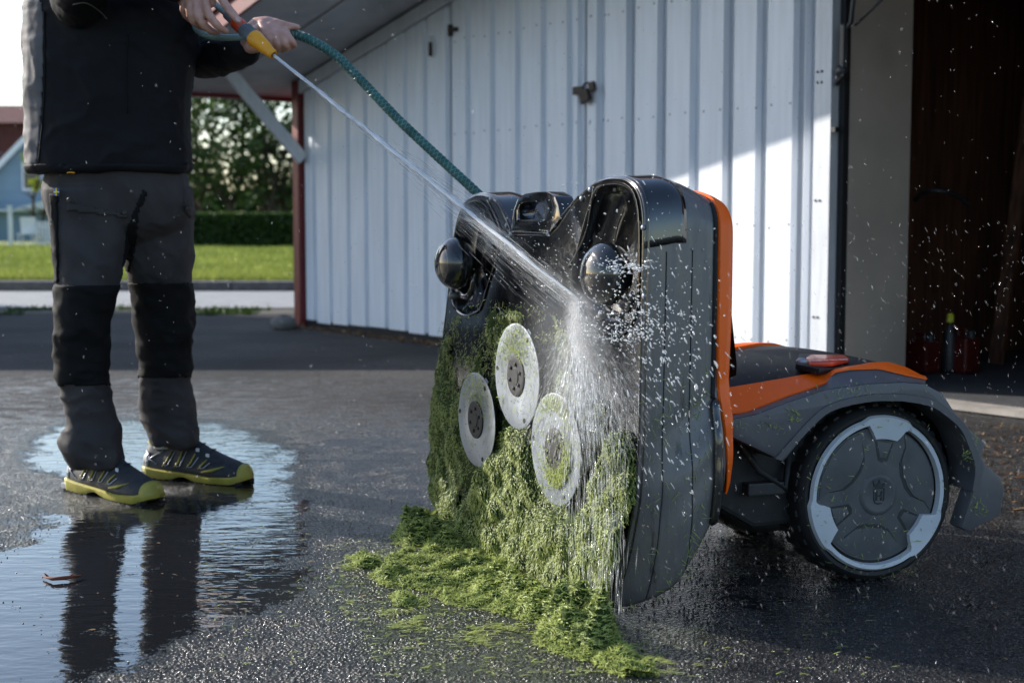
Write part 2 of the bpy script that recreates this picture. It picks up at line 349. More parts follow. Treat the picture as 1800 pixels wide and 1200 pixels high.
# ---------------------------------------------------------------- ground
def ground_material():
    m = bpy.data.materials.new('wet_asphalt'); m.use_nodes = True; nt = m.node_tree; N = nt.nodes; L = nt.links
    p = N['Principled BSDF']; out = N['Material Output']
    tc = N.new('ShaderNodeTexCoord'); co = tc.outputs['Object']
    def noise(sc, det=4, rough=.5, vec=None):
        n = N.new('ShaderNodeTexNoise'); n.inputs['Scale'].default_value = sc; n.inputs['Detail'].default_value = det; n.inputs['Roughness'].default_value = rough
        L.new(vec or co, n.inputs['Vector']); return n.outputs['Fac']
    def mr(v, a, b, c=0, d=1, sm=False):
        r = N.new('ShaderNodeMapRange'); r.inputs[1].default_value = a; r.inputs[2].default_value = b; r.inputs[3].default_value = c; r.inputs[4].default_value = d
        if sm: r.interpolation_type = 'SMOOTHSTEP'
        L.new(v, r.inputs[0]); return r.outputs[0]
    def math_(op, a, b=None):
        x = N.new('ShaderNodeMath'); x.operation = op
        for i, q in enumerate((a, b)):
            if q is None: continue
            if isinstance(q, (int, float)): x.inputs[i].default_value = q
            else: L.new(q, x.inputs[i])
        return x.outputs[0]
    def mixc(f, a, b):
        x = N.new('ShaderNodeMix'); x.data_type = 'RGBA'
        L.new(f, x.inputs[0])
        for i, q in ((6, a), (7, b)):
            if isinstance(q, tuple): x.inputs[i].default_value = (*q, 1)
            else: L.new(q, x.inputs[i])
        return x.outputs[2]
    aw = N.new('ShaderNodeAttribute'); aw.attribute_name = 'wet'; wet = aw.outputs['Fac']
    am = N.new('ShaderNodeAttribute'); am.attribute_name = 'murk'; murk = am.outputs['Fac']
    vor = N.new('ShaderNodeTexVoronoi'); vor.inputs['Scale'].default_value = 135; L.new(co, vor.inputs['Vector'])
    stone = mr(vor.outputs['Distance'], 0, .75, 1, 0)
    big = noise(.9, 5); fine = noise(420, 3); med = noise(9, 8, .68)
    w2 = math_('ADD', wet, math_('ADD', math_('MULTIPLY', math_('SUBTRACT', med, .5), 1.0), math_('MULTIPLY', math_('SUBTRACT', big, .5), .25)))
    w2 = math_('SUBTRACT', w2, math_('MULTIPLY', stone, .16))
    pud = mr(w2, .45, .68, 0, 1, True)
    damp = mr(w2, .05, .45, 0, 1, True)
    rnd = N.new('ShaderNodeSeparateColor'); L.new(vor.outputs['Color'], rnd.inputs[0])
    grain = mr(rnd.outputs[0], 0, 1, .55, 1.6)
    dry = mixc(mr(big, .35, .65), (.032,.031,.032), (.066,.062,.060))
    x = N.new('ShaderNodeVectorMath'); x.operation = 'SCALE'; L.new(dry, x.inputs[0]); L.new(grain, x.inputs[3])
    xs_ = N.new('ShaderNodeVectorMath'); xs_.operation = 'SCALE'; L.new(x.outputs[0], xs_.inputs[0]); xs_.inputs[3].default_value = .5
    y = mixc(damp, x.outputs[0], xs_.outputs[0])
    y = mixc(pud, y, (.012,.013,.015))
    y = mixc(math_('MULTIPLY', murk, .55), y, (.055,.062,.030))
    L.new(y, p.inputs['Base Color'])
    rg = math_('ADD', mr(damp, 0, 1, .88, .22), math_('MULTIPLY', math_('SUBTRACT', fine, .5), .2))
    rgm = N.new('ShaderNodeMix'); L.new(pud, rgm.inputs[0]); L.new(rg, rgm.inputs[2]); rgm.inputs[3].default_value = .035
    L.new(rgm.outputs[0], p.inputs['Roughness']); L.new(math_('ADD', mr(damp, 0, 1, .22, .5), math_('MULTIPLY', pud, .05)), p.inputs['Specular IOR Level'])
    p.inputs['IOR'].default_value = 1.5
    h = math_('ADD', math_('MULTIPLY', stone, math_('ADD', rnd.outputs[1], .4)), math_('MULTIPLY', fine, .35))
    b = N.new('ShaderNodeBump'); L.new(h, b.inputs['Height']); b.inputs['Distance'].default_value = .006
    L.new(mr(pud, 0, 1, 1.0, .0), b.inputs['Strength'])
    mp = N.new('ShaderNodeMapping'); mp.inputs['Scale'].default_value = (9, 22, 1); L.new(co, mp.inputs[0])
    rip = noise(1.0, 3, .5, mp.outputs[0]); rip2 = noise(60, 2)
    hr = math_('ADD', rip, math_('MULTIPLY', rip2, .08))
    b2 = N.new('ShaderNodeBump'); L.new(hr, b2.inputs['Height']); b2.inputs['Distance'].default_value = .0035; L.new(mr(pud, 0, 1, 0, .5), b2.inputs['Strength']); L.new(b.outputs[0], b2.inputs['Normal'])
    L.new(b2.outputs[0], p.inputs['Normal'])
    MT['wet_asphalt'] = m; return m
ground_material()
PUDDLES = [
 [(-80,980),(0,975),(60,955),(105,905),(250,893),(350,862),(430,820),(505,850),(528,900),(545,960),(540,1035),(485,1078),(400,1092),(352,1112),(290,1150),(220,1180),(120,1215),(-80,1230)],
 [(40,822),(58,770),(110,742),(200,736),(360,737),(455,762),(525,795),(505,850),(430,835),(250,855),(130,842)],
]
FILM = [
 [(-60,880),(60,880),(110,900),(60,960),(-60,980)],
 [(545,770),(765,760),(770,930),(720,960),(600,940),(540,980),(530,880)],
 [(540,1040),(640,960),(760,1000),(900,1060),(1050,1130),(1180,1200),(1180,1260),(700,1260),(690,1200),(640,1090),(560,1070)],
 [(1060,1090),(1250,1010),(1700,1040),(1800,1100),(1800,1200),(1200,1200)],
 [(1290,890),(1400,880),(1400,960),(1290,970)],
]
def ground():
    xs = np.unique(np.concatenate([np.linspace(-40,-4,60), np.linspace(-4,-2.3,40), np.linspace(-2.3,2.3,240), np.linspace(2.3,4,30), np.linspace(4,30,40)]))
    ys = np.unique(np.concatenate([np.linspace(-20,1.9,16), np.linspace(1.9,5.2,260), np.linspace(5.2,12.3,100)]))
    X, Y = np.meshgrid(xs, ys); Z = np.zeros_like(X)
    px, py = project_np(X, np.maximum(Y, .3), Z)
    wet = np.where((Y < 7.4), .26, .0)*np.ones_like(X); wet[(Y < 5.9)] = .40; wet[(Y < 4.3)] = .46
    for pl in FILM: wet[inpoly(px, py, pl) & (Y > 1)] = .54
    for pl in PUDDLES: wet[inpoly(px, py, pl) & (Y > 1)] = .84
    murk = np.zeros_like(X); murk[inpoly(px, py, FILM[2]) & (Y > 1)] = 1; murk[inpoly(px, py, [(740,900),(1060,1070),(1250,1100),(1150,1260),(800,1200),(600,1000)]) & (Y > 1)] = 1
    dist = np.hypot(X-.0, (Y-3.2)); murk = murk*np.clip(1.4-dist*.6, 0, 1)
    for it in range(22):
        for a in (wet, murk):
            a[1:-1,1:-1] = (a[1:-1,1:-1]*2+a[:-2,1:-1]+a[2:,1:-1]+a[1:-1,:-2]+a[1:-1,2:])/6
    ny, nx = X.shape; idx = np.arange(nx*ny).reshape(ny, nx)
    Q = np.stack([idx[:-1,:-1], idx[:-1,1:], idx[1:,1:], idx[1:,:-1]], -1).reshape(-1, 4)
    o = mknp('driveway', np.stack([X.ravel(), Y.ravel(), Z.ravel()], 1), Q, M['wet_asphalt'], attrs={'wet': wet.ravel(), 'murk': murk.ravel()})
    meta(o, kind='structure')
ground()
def sheet(name, x0, x1, y0, y1, z, m):
    o = mk(name, [(x0,y0,z),(x1,y0,z),(x1,y1,z),(x0,y1,z)], [(0,1,2,3)], M[m]); meta(o, kind='structure'); return o
sheet('ground', -600, 600, -200, 900, -.03, 'soil')
# weed strip, pavement, kerb, lawn
sheet('verge', -40, 8, 12.3, 13.1, .004, 'soil')
sheet('footpath', -40, 12, 13.1, 16.3, .012, 'pavement')
def kerb():
    r = empty('kerb', (-7, 16.45, 0), 'low weathered stone kerb along the front edge of the lawn', 'kerb')
    x = -14.0; k0 = None
    while x < 2:
        b = B().box((x+.49, 16.45, .045), (.487, .14, .075+rng.uniform(-.004,.004))).build('kerb_block', M['kerb_stone'], r, bevel=.012)
        x += .98
kerb()
sheet('lawn', -70, 60, 16.6, 75, .05, 'lawn_soil')
def blades(P, Nrm, Dr, L, Wd, tone, bend=.4):
    """P base points, Dr growth dirs, side from cross with Nrm. returns verts, quads, tones (6 verts, 2 quads per blade)"""
    S = np.cross(Dr, Nrm); S /= (np.linalg.norm(S, axis=1)[:, None]+1e-9)
    a = Wd[:, None]*S*.5; mid = P+Dr*(L*.5)[:, None]+Nrm*(L*bend*.12)[:, None]; tip = P+Dr*L[:, None]-Nrm*(L*bend*.12)[:, None]
    V = np.stack([P-a, P+a, mid-a, mid+a, tip-a*.3, tip+a*.3], 1).reshape(-1, 3)
    i = np.arange(len(P))*6; Q = np.stack([np.stack([i, i+1, i+3, i+2], 1), np.stack([i+2, i+3, i+5, i+4], 1)], 1).reshape(-1, 4)
    return V, Q, np.repeat(tone, 6)
def unit(v): return v/(np.linalg.norm(v, axis=1)[:, None]+1e-9)
def lawn_grass():
    n = 70000
    y = 16.6+(rng.random(n)**2.0)*24; x = -(rng.uniform(.08, .40, n))*y
    P = np.stack([x, y, np.full(n, .05)], 1)
    D = unit(np.stack([rng.normal(0,.35,n), rng.normal(0,.35,n), np.ones(n)], 1)); Nn = unit(np.stack([rng.normal(0,.3,n), -np.ones(n), rng.normal(0,.1,n)], 1))
    big = fbm(x*.6, y*.6); L = (.05+.09*rng.random(n))*(.6+.9*big)
    V, Q, T = blades(P, Nn, D, L, .006+.0010*y*rng.random(n), np.clip(big*.9+rng.normal(0,.22,n), 0, 1))
    o = mknp('grass', V, Q, M['grass_blade'], attrs={'tone': T}); meta(o, 'sunlit short green grass of the lawn behind the driveway', kind='stuff')
    # dandelions
    m = 160; yy = 17+rng.random(m)*18; xx = -rng.uniform(.1,.4,m)*yy; bb = B()
    for i in range(m): bb.ball((xx[i], yy[i], .13+.04*rng.random()), .018, n=6, m=4)
    o = bb.build('lawn_flowers', M['yellow_plastic']); meta(o, 'scattered yellow flowers dotted in the lawn grass', kind='stuff')
    n = 5000
    x = rng.uniform(-6, -.9, n); y = 12.3+rng.random(n)*.7+.15*np.sin(x*3); keep = (fbm(x*1.6, y*2) > .47); x, y = x[keep], y[keep]; n = len(x)
    P = np.stack([x, y, np.full(n, .004)], 1)
    D = unit(np.stack([rng.normal(0,.7,n), rng.normal(0,.7,n), np.ones(n)*.8], 1)); Nn = unit(np.stack([rng.normal(0,.3,n), -np.ones(n), rng.normal(0,.3,n)], 1))
    V, Q, T = blades(P, Nn, D, .02+.05*rng.random(n)**2, .006+.01*rng.random(n), rng.random(n)*.8)
    o = mknp('weeds', V, Q, M['hedge_leaf'], attrs={'tone': T}); meta(o, 'low weeds growing between the driveway and the footpath', kind='stuff')
lawn_grass()

# ---------------------------------------------------------------- trees, hedge
def leaves(name, centres, radii, n, size, m, parent=None, squash=.8, tone0=.0):
    """n leaf faces spread over clumps"""
    k = len(centres); C = np.array(centres); R = np.array(radii); w = R**2; idx = rng.choice(k, n, p=w/w.sum())
    d = unit(rng.normal(0, 1, (n, 3))); rad = rng.random(n)**.4
    P = C[idx]+d*(R[idx]*rad)[:, None]*np.array([1,1,squash])
    D = unit(rng.normal(0, 1, (n, 3))+np.array([0,0,-.3])); Nn = unit(rng.normal(0, 1, (n, 3))+np.array([0,0,.6]))
    ct = rng.random(k)
    V, Q, T = blades(P, Nn, D, size*(.6+.8*rng.random(n)), size*.6*(.6+.6*rng.random(n)), np.clip(tone0+.45*ct[idx]+.45*rng.random(n), 0, 1))
    return mknp(name, V, Q, M[m], parent, attrs={'tone': T})
def tree(x, y, h, r, n, size, lab, m='leaf', stems=3, cat='tree', group=None, low=.25, gap=1.0):
    rt = empty('leafy_tree', (x, y, 0), lab, cat, group)
    b = B(); tips = []
    for s in range(stems):
        a = rng.uniform(0, 6.28); base = Vector((x+.25*math.cos(a), y+.25*math.sin(a), .02)); p = base; d = Vector((.25*math.cos(a), .25*math.sin(a), 1)).normalized(); pts = [p.copy()]
        nseg = 7
        for i in range(nseg):
            d = (d+Vector(rng.normal(0,.12,3))).normalized(); p = p+d*(h*.8/nseg); pts.append(p.copy())
            if i >= 1:
                for q in range(2):
                    w = rng.uniform(0, 6.28); e = Vector((math.cos(w), math.sin(w), .5)).normalized(); l = r*rng.uniform(.5,.95)*(1-.09*i)
                    q1 = p+e*l*.5+Vector((0,0,.1)); q2 = p+e*l
                    b.tube([p, q1, q2], [.05*h/6, .03*h/6, .01], 5); tips += [q1, q2]
        b.tube(pts, [max(.015, .11*h/6*(1-i/(nseg+1))) for i in range(len(pts))], 7); tips.append(p)
    b.build('trunk', M['bark'], rt, smooth=True)
    cs = [tuple(t+Vector(rng.normal(0,.12*gap,3))) for t in tips if t.z > h*low]; rs = [r*rng.uniform(.17,.34) for _ in cs]
    leaves('crown', cs, rs, n, size, m, rt)
    return rt
for i, (x, y, h, r, lab) in enumerate([(-9.2, 44.5, 6.9, 2.0, 'dark leafy tree seen between the man and his outstretched sleeve, left of its row'),
                              (-7.9, 44.0, 6.3, 1.9, 'many stemmed dark tree in the middle of the row behind the hedge'),
                              (-6.6, 45.2, 6.8, 2.0, 'dark leafy tree nearest the red corner board of the garage'),
                              (-10.8, 45.5, 6.4, 2.0, 'dark tree behind the man, mostly hidden by his jacket'),
                              (-5.2, 44.5, 6.6, 1.9, 'tree at the right end of the row, hidden by the garage')]):
    tree(x, y, h, r, 2500, .17, lab, group='trees behind the clipped hedge', low=.12, stems=4)
tree(-17.1, 52, 4.7, 1.0, 1500, .2, 'small yellow green tree in front of the red roof at the left', 'leaf_lime', 2, low=.5)
def woods():
    n = 9000; x = rng.uniform(-75, 20, n); h = 2.2+2.6*fbm(x*.12, x*0+2); z = h*rng.random(n)**.7; P = np.stack([x, 130+rng.uniform(-3,3,n), z], 1)
    D = unit(rng.normal(0,1,(n,3))); Nn = unit(rng.normal(0,1,(n,3))+np.array([0,-.5,.6]))
    V, Q, T = blades(P, Nn, D, .5+.5*rng.random(n), .4+.3*rng.random(n), rng.random(n))
    o = mknp('distant_woods', V, Q, M['hedge_leaf'], attrs={'tone': T}); meta(o, 'far off belt of bushes and trees closing the view', kind='stuff')
woods()
def hedge():
    r = empty('hedge', (-8, 40, 0), 'long low clipped dark green hedge at the back of the lawn', 'hedge')
    B().box((-8, 40, .50), (3.9, .38, .40)).build('stems', M['bark'], r)
    n = 26000; x = rng.uniform(-12, -4, n); side = rng.random(n)
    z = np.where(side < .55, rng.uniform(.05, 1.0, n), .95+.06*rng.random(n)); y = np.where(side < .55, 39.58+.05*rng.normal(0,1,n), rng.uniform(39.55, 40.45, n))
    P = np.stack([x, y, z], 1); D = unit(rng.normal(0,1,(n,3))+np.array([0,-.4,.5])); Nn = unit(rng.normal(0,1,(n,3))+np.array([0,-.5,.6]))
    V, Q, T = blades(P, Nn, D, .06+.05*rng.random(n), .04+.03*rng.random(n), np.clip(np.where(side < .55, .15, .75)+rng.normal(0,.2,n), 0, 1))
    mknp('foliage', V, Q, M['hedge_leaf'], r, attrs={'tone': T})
hedge()
# second, looser bushes further left behind the lawn
tree(-13.2, 47, 2.6, 1.0, 2500, .12, 'low bush behind the lawn beside the pale blue house', 'leaf', 3, cat='bush', low=.05)

# ---------------------------------------------------------------- far houses
def far_houses():
    Yb = 62.0; s = Yb/F
    def P(px, py, Y=Yb): return at(px, py, Y)
    r = empty('blue_house', (P(60, 400).x, Yb, 0), 'pale blue gabled house with white barge boards left of the man', 'house')
    x0, x1 = P(-75, 400).x, P(172, 400).x; xc = P(98, 400).x; za = P(98, 196).z; z0 = P(-75, 372).z; zr = z0
    g = [Vector((x0,Yb,-.02)), Vector((x1+1.2,Yb,-.02)), Vector((x1+1.2,Yb,z0)), Vector((xc,Yb,za)), Vector((x0,Yb,z0))]
    B().prism(g, (0,9,0)).build('wall', M['blue_house'], r)
    for k in range(9):   # wide cladding courses
        zz = .4+k*.42
        B().box(((x0+x1)/2, Yb-.012, zz), ((x1-x0)/2 if zz < z0 else max(.3,(za-zz)/(za-z0)*(x1-x0)/2*.95), .012, .015)).build('cladding_board', M['blue_house'], r)
    for sgn, xe in ((0, x0-.5), (1, x1+1.7)):
        a = Vector((xe, Yb-.35, z0-.35)); c = Vector((xc, Yb-.35, za+.12))
        d = (c-a).normalized(); n = Vector((-d.z, 0, d.x)) if sgn == 0 else Vector((d.z, 0, -d.x))
        B().prism([a, c, c-Vector((0,0,.32)), a-Vector((0,0,.32))], (0,.08,0)).build('barge_board', M['house_white'], r)
        B().prism([a, c, c+Vector((0,0,.12)), a+Vector((0,0,.12))], (0,9.6,0)).build('roof', M['roof_red'], r)
    # window
    wx, wz = P(57, 318).x, P(57, 310).z
    w = B().box((wx, Yb-.04, wz), (.42, .05, .62)).build('window', M['house_white'], r)
    B().box((wx, Yb-.10, wz), (.33, .012, .52)).build('pane', M['glass_dark'], w)
    # low extension with pale roof
    ye = Yb-5; xa, xb = P(-80, 400, ye).x, P(88, 400, ye).x; ze = P(0, 372, ye).z
    B().prism([Vector((xa,ye,-.02)), Vector((xb,ye,-.02)), Vector((xb,ye,ze)), Vector((xa,ye,ze))], (0,4.9,0)).build('annexe_wall', M['blue_house'], r)
    a1, a2, a3 = P(22, 368, ye-.4), P(92, 368, ye-.4), P(88, 346, ye+2)
    B().prism([Vector((xa-.3,ye-.4,ze)), Vector((xb+.3,ye-.4,ze)), Vector((xb+.3,ye-.4,ze+.09)), Vector((xa-.3,ye-.4,ze+.09))], (0,5.3,0)).build('annexe_roof', M['house_white'], r)
    B().prism([P(24, 367, ye-.5), P(93, 367, ye-.5), P(89, 349, ye-.5)], (0,4.5,0)).build('porch_canopy', M['house_white'], r)
    # red house behind
    Yr = 88.0
    q = empty('red_brick_house', (P(0, 400, Yr).x, Yr, 0), 'dark red house with a red tiled roof beyond the blue house', 'house')
    xa, xb = P(-230, 300, Yr).x, P(185, 300, Yr).x; zt, zm = P(0, 184, Yr).z, P(0, 217, Yr).z
    B().box(((xa+xb)/2, Yr+3, zm/2), ((xb-xa)/2, 3, zm/2)).build('wall', M['brick_red'], q)
    B().prism([Vector((xa-.4,Yr-.5,zm)), Vector((xa-.4,Yr+6.5,zm)), Vector((xa-.4,Yr+3,zt+.2))], (xb-xa+.8,0,0)).build('roof', M['roof_red'], q)
    for k in range(26):
        zz = .3+k*.26
        if zz < zm: B().box(((xa+xb)/2, Yr-.01, zz), ((xb-xa)/2, .01, .02)).build('brick_course', M['roof_red'], q)
    # white fence and seat at the end of the lawn
    yf = 46.0
    f = empty('white_fence', (P(75, 430, yf).x, yf, 0), 'short white picket fence at the far end of the lawn, left of the man', 'fence')
    for k in range(7):
        c = P(63+k*5, 436, yf); B().box((c.x, yf, .42), (.03, .015, .40)).build('picket', M['house_white'], f)
    for zz in (.3, .62): B().box((P(78, 430, yf).x, yf+.025, zz), (.34, .01, .03)).build('rail', M['house_white'], f)
    f = empty('white_post', (P(19, 430, yf).x, yf, 0), 'white painted post standing at the far left end of the lawn', 'post')
    B().box((P(19, 430, yf).x, yf, .65), (.06, .06, .63)).build('shaft', M['house_white'], f, bevel=.01)
    B().box((P(19, 430, yf).x, yf, 1.30), (.08, .08, .02)).build('cap', M['house_white'], f, bevel=.006)
    f = empty('garden_chair', (P(48, 430, yf).x, yf-.3, 0), 'white garden chair on the lawn beside the picket fence', 'chair')
    c = P(48, 430, yf-.3); X0 = c.x
    B().box((X0, yf-.3, .42), (.25, .24, .02)).build('seat', M['house_white'], f)
    B().box((X0-.03, yf-.05, .68), (.25, .02, .26), (Vector((1,0,0)), Vector((0,1,.2)).normalized(), Vector((0,-.2,1)).normalized())).build('backrest', M['house_white'], f)
    for a in (-1, 1):
        for b_ in (-1, 1): B().tube([(X0+a*.22, yf-.3+b_*.2, .05), (X0+a*.2, yf-.3+b_*.18, .41)], .018, 6).build('leg', M['house_white'], f)
    # unseen house added left of frame to shade the far end of the driveway
    n = empty('shade_house', (-11.5, 13, 0), 'low grey timber house added outside the left edge to shade the driveway', 'house')
    x0, x1, y0, y1, H = -16.5, -6.6, 11.4, 14.4, 3.7
    B().prism([Vector((x0,y0,-.02)), Vector((x0,y1,-.02)), Vector((x0,y1,H-.7)), Vector((x0,(y0+y1)/2,H+.3)), Vector((x0,y0,H-.25))], (x1-x0,0,0)).build('wall', M['grey_paint'], n)
    B().prism([Vector((x0-.2,y0-.1,H-.22)), Vector((x0-.2,(y0+y1)/2,H+.5)), Vector((x0-.2,y1+.3,H-.7)), Vector((x0-.2,y1+.3,H-.6)), Vector((x0-.2,(y0+y1)/2,H+.62)), Vector((x0-.2,y0-.1,H-.12))], (x1-x0+.3,0,0)).build('roof', M['roof_felt'], n)
    for wx in (-14.5, -11.9, -9.3):
        for wz in (1.5,):
            w = B().box((wx, y0-.02, wz), (.55, .05, .65)).build('window', M['house_white'], n); B().box((wx, y0-.075, wz), (.46, .01, .56)).build('pane', M['glass_dark'], w)
far_houses()

# ---------------------------------------------------------------- garage
C0 = gp(535, 574); C1 = gp(1600, 705); C0.z = C1.z = 0
W = (C1-C0).normalized(); NN = Vector((W.y, -W.x, 0)).normalized()
if NN.dot(Vector((0,-1,0))) < 0: NN = -NN
Z = Vector((0,0,1))
def gw(s, d=0, z=0): return C0+W*s+NN*d+Z*z          # wall frame: along, outward, up
def spx(px):                                          # distance along the wall at a picture column
    k = (px-900)/F; return (k*C0.y-C0.x)/(W.x-k*W.y)
SL, Z0, RIDGE, SEND, OVER = .214, 1.87, 4.9, 9.8, 1.1
def ztop(s): return Z0+SL*(s if s < RIDGE else 2*RIDGE-s)
def garage():
    g = empty('garage', tuple(gw(3)), 'white panelled garage with double doors, red corner board and low sloping roof', 'garage')
    AX = (W, NN, Z)
    def board(name, s0, s1, zt0, zt1, parent, zb=.03, m='white_paint', d=0.0, lip=.046, depth=.027):
        # flat field with a recessed strip at its right edge, closed profile extruded upwards to a sloping top
        prof = [(s0, -.03), (s0, d), (s1-lip-.008, d), (s1-lip, d-depth), (s1-.008, d-depth), (s1-.001, d), (s1-.001, -.03)]
        def zt(s): return zt0+(zt1-zt0)*(s-s0)/(s1-s0)
        n = len(prof); V = [gw(a, b_, zb+0*a) for a, b_ in prof]+[gw(a, b_, zt(a)) for a, b_ in prof]
        bb = B(); bb.add(V, [tuple(range(n))[::-1], tuple(range(n, 2*n))]+[(i, (i+1) % n, n+(i+1) % n, n+i) for i in range(n)])
        return bb.build(name, M[m], parent)
    # wall boards left of the doors, gaps measured along the wall
    edges = [spx(p) for p in (538, 557, 585, 617, 648, 683, 718, 753, 792)]
    for a, b_ in zip(edges, edges[1:]): board('wall_board', a, b_, ztop(a)-.02, ztop(b_)-.02, g, zb=.05+rng.uniform(-.01,.01))
    HD = 2.27
    e = [spx(p) for p in (797, 830, 873, 917, 962, 1008, 1027)]
    d1 = B().prism([gw(e[0],-.034,.06), gw(e[-1],-.034,.06), gw(e[-1],-.034,HD), gw(e[0],-.034,HD)], NN*-.03).build('door_leaf', M['gap_black'], g)
    for a, b_ in zip(e, e[1:]): board('door_board', a, b_, HD, HD, d1, d=.004, zb=.06, lip=.055, depth=.028)
    e = [spx(p) for p in (1032, 1063, 1115, 1170, 1228, 1287, 1345, 1410, 1432)]
    d2 = B().prism([gw(e[0],-.034,.06), gw(e[-1]+.12,-.034,.06), gw(e[-1]+.12,-.034,HD), gw(e[0],-.034,HD)], NN*-.03).build('door_leaf', M['gap_black'], g)
    for a, b_ in zip(e, e[1:]): board('door_board', a, b_, HD, HD, d2, d=.006, zb=.06, lip=.068, depth=.036)
    for leaf, ed in ((d1, (797, 830, 873, 917, 962, 1008)), (d2, (1032, 1063, 1115, 1170, 1228, 1287, 1345))):
        nb_ = B()
        for q in ed:
            for zz in (.22, .78, 1.36, 1.95):
                for ds in (.03, .15): nb_.lathe(gw(spx(q)+ds+rng.uniform(-.006,.006), .006, zz+rng.uniform(-.01,.01)), NN, [(.005,0),(.005,.002),(.002,.003)], 6)
        no_ = nb_.build('board_nails', M['rust_metal'], leaf); no_['kind'] = 'stuff'
    s0, s1 = spx(1433), spx(1462)
    B().box(gw((s0+s1)/2, .0, HD/2+.02), ((s1-s0)/2, .03, HD/2-.03), AX).build('edge_trim', M['white_trim'], d2)
    for zz in (.35, .9, 1.45, 1.5, 2.0):
        for ds in (.02, .045): B().lathe(gw(s0+ds, .03, zz), NN, [(.006,0),(.006,.004),(.002,.006)], 8).build('screw', M['rust_metal'], d2)
    # wall over the doors
    s0, s1 = spx(793), spx(1463)
    for k in range(14):
        a = s0+(s1-s0)*k/14; b_ = s0+(s1-s0)*(k+1)/14; board('gable_board', a, b_, ztop(a)-.02, ztop(b_)-.02, g, zb=HD+.03, d=.0)
    B().box(gw((s0+s1)/2, .012, HD+.015), ((s1-s0)/2, .02, .012), AX).build('head_flashing', M['dark_metal'], g)
    # opening on the right: frame post, beige board, far wall part
    a = spx(1464)
    B().prism([gw(a,-.02,0), gw(a+.03,-.02,0), gw(a+.03,-.02,2.9), gw(a,-.02,2.9)], NN*-.039).build('door_post', M['gap_black'], g)
    a2, a3 = a+.03, a+.04
    aj = a+.03; dj_ = -(onplane(1592, 600, gw(aj, 0), W)-gw(aj, 0)).dot(NN)
    B().prism([gw(aj-.04,-.06,.0), gw(aj,-.06,.0), gw(aj,-.06,2.8), gw(aj-.04,-.06,2.8)], NN*-(dj_-.06)).build('jamb_board', M['beige_board'], g)
    B().prism([gw(8.0,0,0), gw(SEND,0,0), gw(SEND,0,ztop(SEND)-.02), gw(8.0,0,ztop(8.0)-.02)], NN*-.06).build('wall_end', M['white_paint'], g)
    B().prism([gw(a3,-.02,2.12), gw(8.0,-.02,2.12), gw(8.0,-.02,ztop(8)-.03), gw(a3,-.02,ztop(a3)-.03)], NN*-.06).build('lintel', M['white_paint'], g)
    # side, back walls, inner floor and dividing wall
    Dp = 6.0
    B().prism([gw(.0,-.07,0), gw(.06,-.07,0), gw(.06,-.07,Z0-.02), gw(.0,-.07,Z0-.02)], NN*-Dp).build('side_wall', M['red_paint'], g)
    B().prism([gw(SEND-.06,-.07,0), gw(SEND,-.07,0), gw(SEND,-.07,Z0-.03), gw(SEND-.06,-.07,Z0-.03)], NN*-Dp).build('side_wall', M['red_paint'], g)
    B().prism([gw(0,-Dp-.07,0), gw(SEND,-Dp-.07,0), gw(SEND,-Dp-.07,Z0-.02), gw(RIDGE,-Dp-.07,ztop(RIDGE)-.03), gw(0,-Dp-.07,Z0-.02)], NN*-.06).build('back_wall', M['old_wood'], g)
    B().prism([gw(a-.65,-dj_,0), gw(a-.6,-dj_,0), gw(a-.6,-dj_,2.6), gw(a-.65,-dj_,2.6)], NN*-(Dp-dj_)).build('inner_wall', M['old_wood'], g)
    B().prism([gw(a-.6,-dj_+.0,0), gw(aj-.041,-dj_+.0,0), gw(aj-.041,-dj_+.0,2.6), gw(a-.6,-dj_+.0,2.6)], NN*-.04).build('inner_wall', M['old_wood'], g)
    B().prism([gw(.1,-.09,.008), gw(SEND-.1,-.09,.008), gw(SEND-.1,-Dp,.008), gw(.1,-Dp,.008)], Z*.02).build('garage_floor', M['roof_felt'], g)
    B().prism([gw(a3,.12,.006), gw(8.0,.12,.006), gw(8.0,-.02,.006), gw(a3,-.02,.006)], Z*.022).build('threshold', M['concrete'], g)
    # plinth shadow gap
    B().prism([gw(.02,-.01,-.01), gw(a,-.01,-.01), gw(a,-.01,.055), gw(.02,-.01,.055)], NN*-.05).build('plinth', M['gap_black'], g)
    # frieze board under the soffit
    B().prism([gw(-.0,.004,ztop(0)-.11), gw(RIDGE,.004,ztop(RIDGE)-.11), gw(RIDGE,.004,ztop(RIDGE)-.015), gw(0,.004,ztop(0)-.015)], NN*.03).build('frieze_board', M['white_trim'], g)
    # roof: soffit sheets, felt, red barge board
    for sg in (0, 1):
        f = (lambda s: s) if sg == 0 else (lambda s: 2*RIDGE-s)
        pts = [gw(f(-.45),OVER,Z0-.45*SL), gw(f(RIDGE),OVER,ztop(RIDGE)), gw(f(RIDGE),-Dp-.5,ztop(RIDGE)), gw(f(-.45),-Dp-.5,Z0-.45*SL)]
        B().prism(pts, Z*.02).build('soffit', M['grey_paint'], g)
        B().prism([p+Z*.12 for p in pts], Z*.05).build('roof', M['roof_felt'], g)
        B().prism([gw(f(-.47),OVER,Z0-.47*SL-.03), gw(f(RIDGE),OVER,ztop(RIDGE)-.03), gw(f(RIDGE),OVER,ztop(RIDGE)+.17), gw(f(-.47),OVER,Z0-.47*SL+.17)], NN*.028).build('barge_board', M['red_paint'], g)
        B().prism([gw(f(-.47),OVER+.03,Z0-.47*SL+.10), gw(f(RIDGE),OVER+.03,ztop(RIDGE)+.10), gw(f(RIDGE),OVER+.03,ztop(RIDGE)+.19), gw(f(-.47),OVER+.03,Z0-.47*SL+.19)], NN*.02).build('verge_strip', M['red_paint'], g)
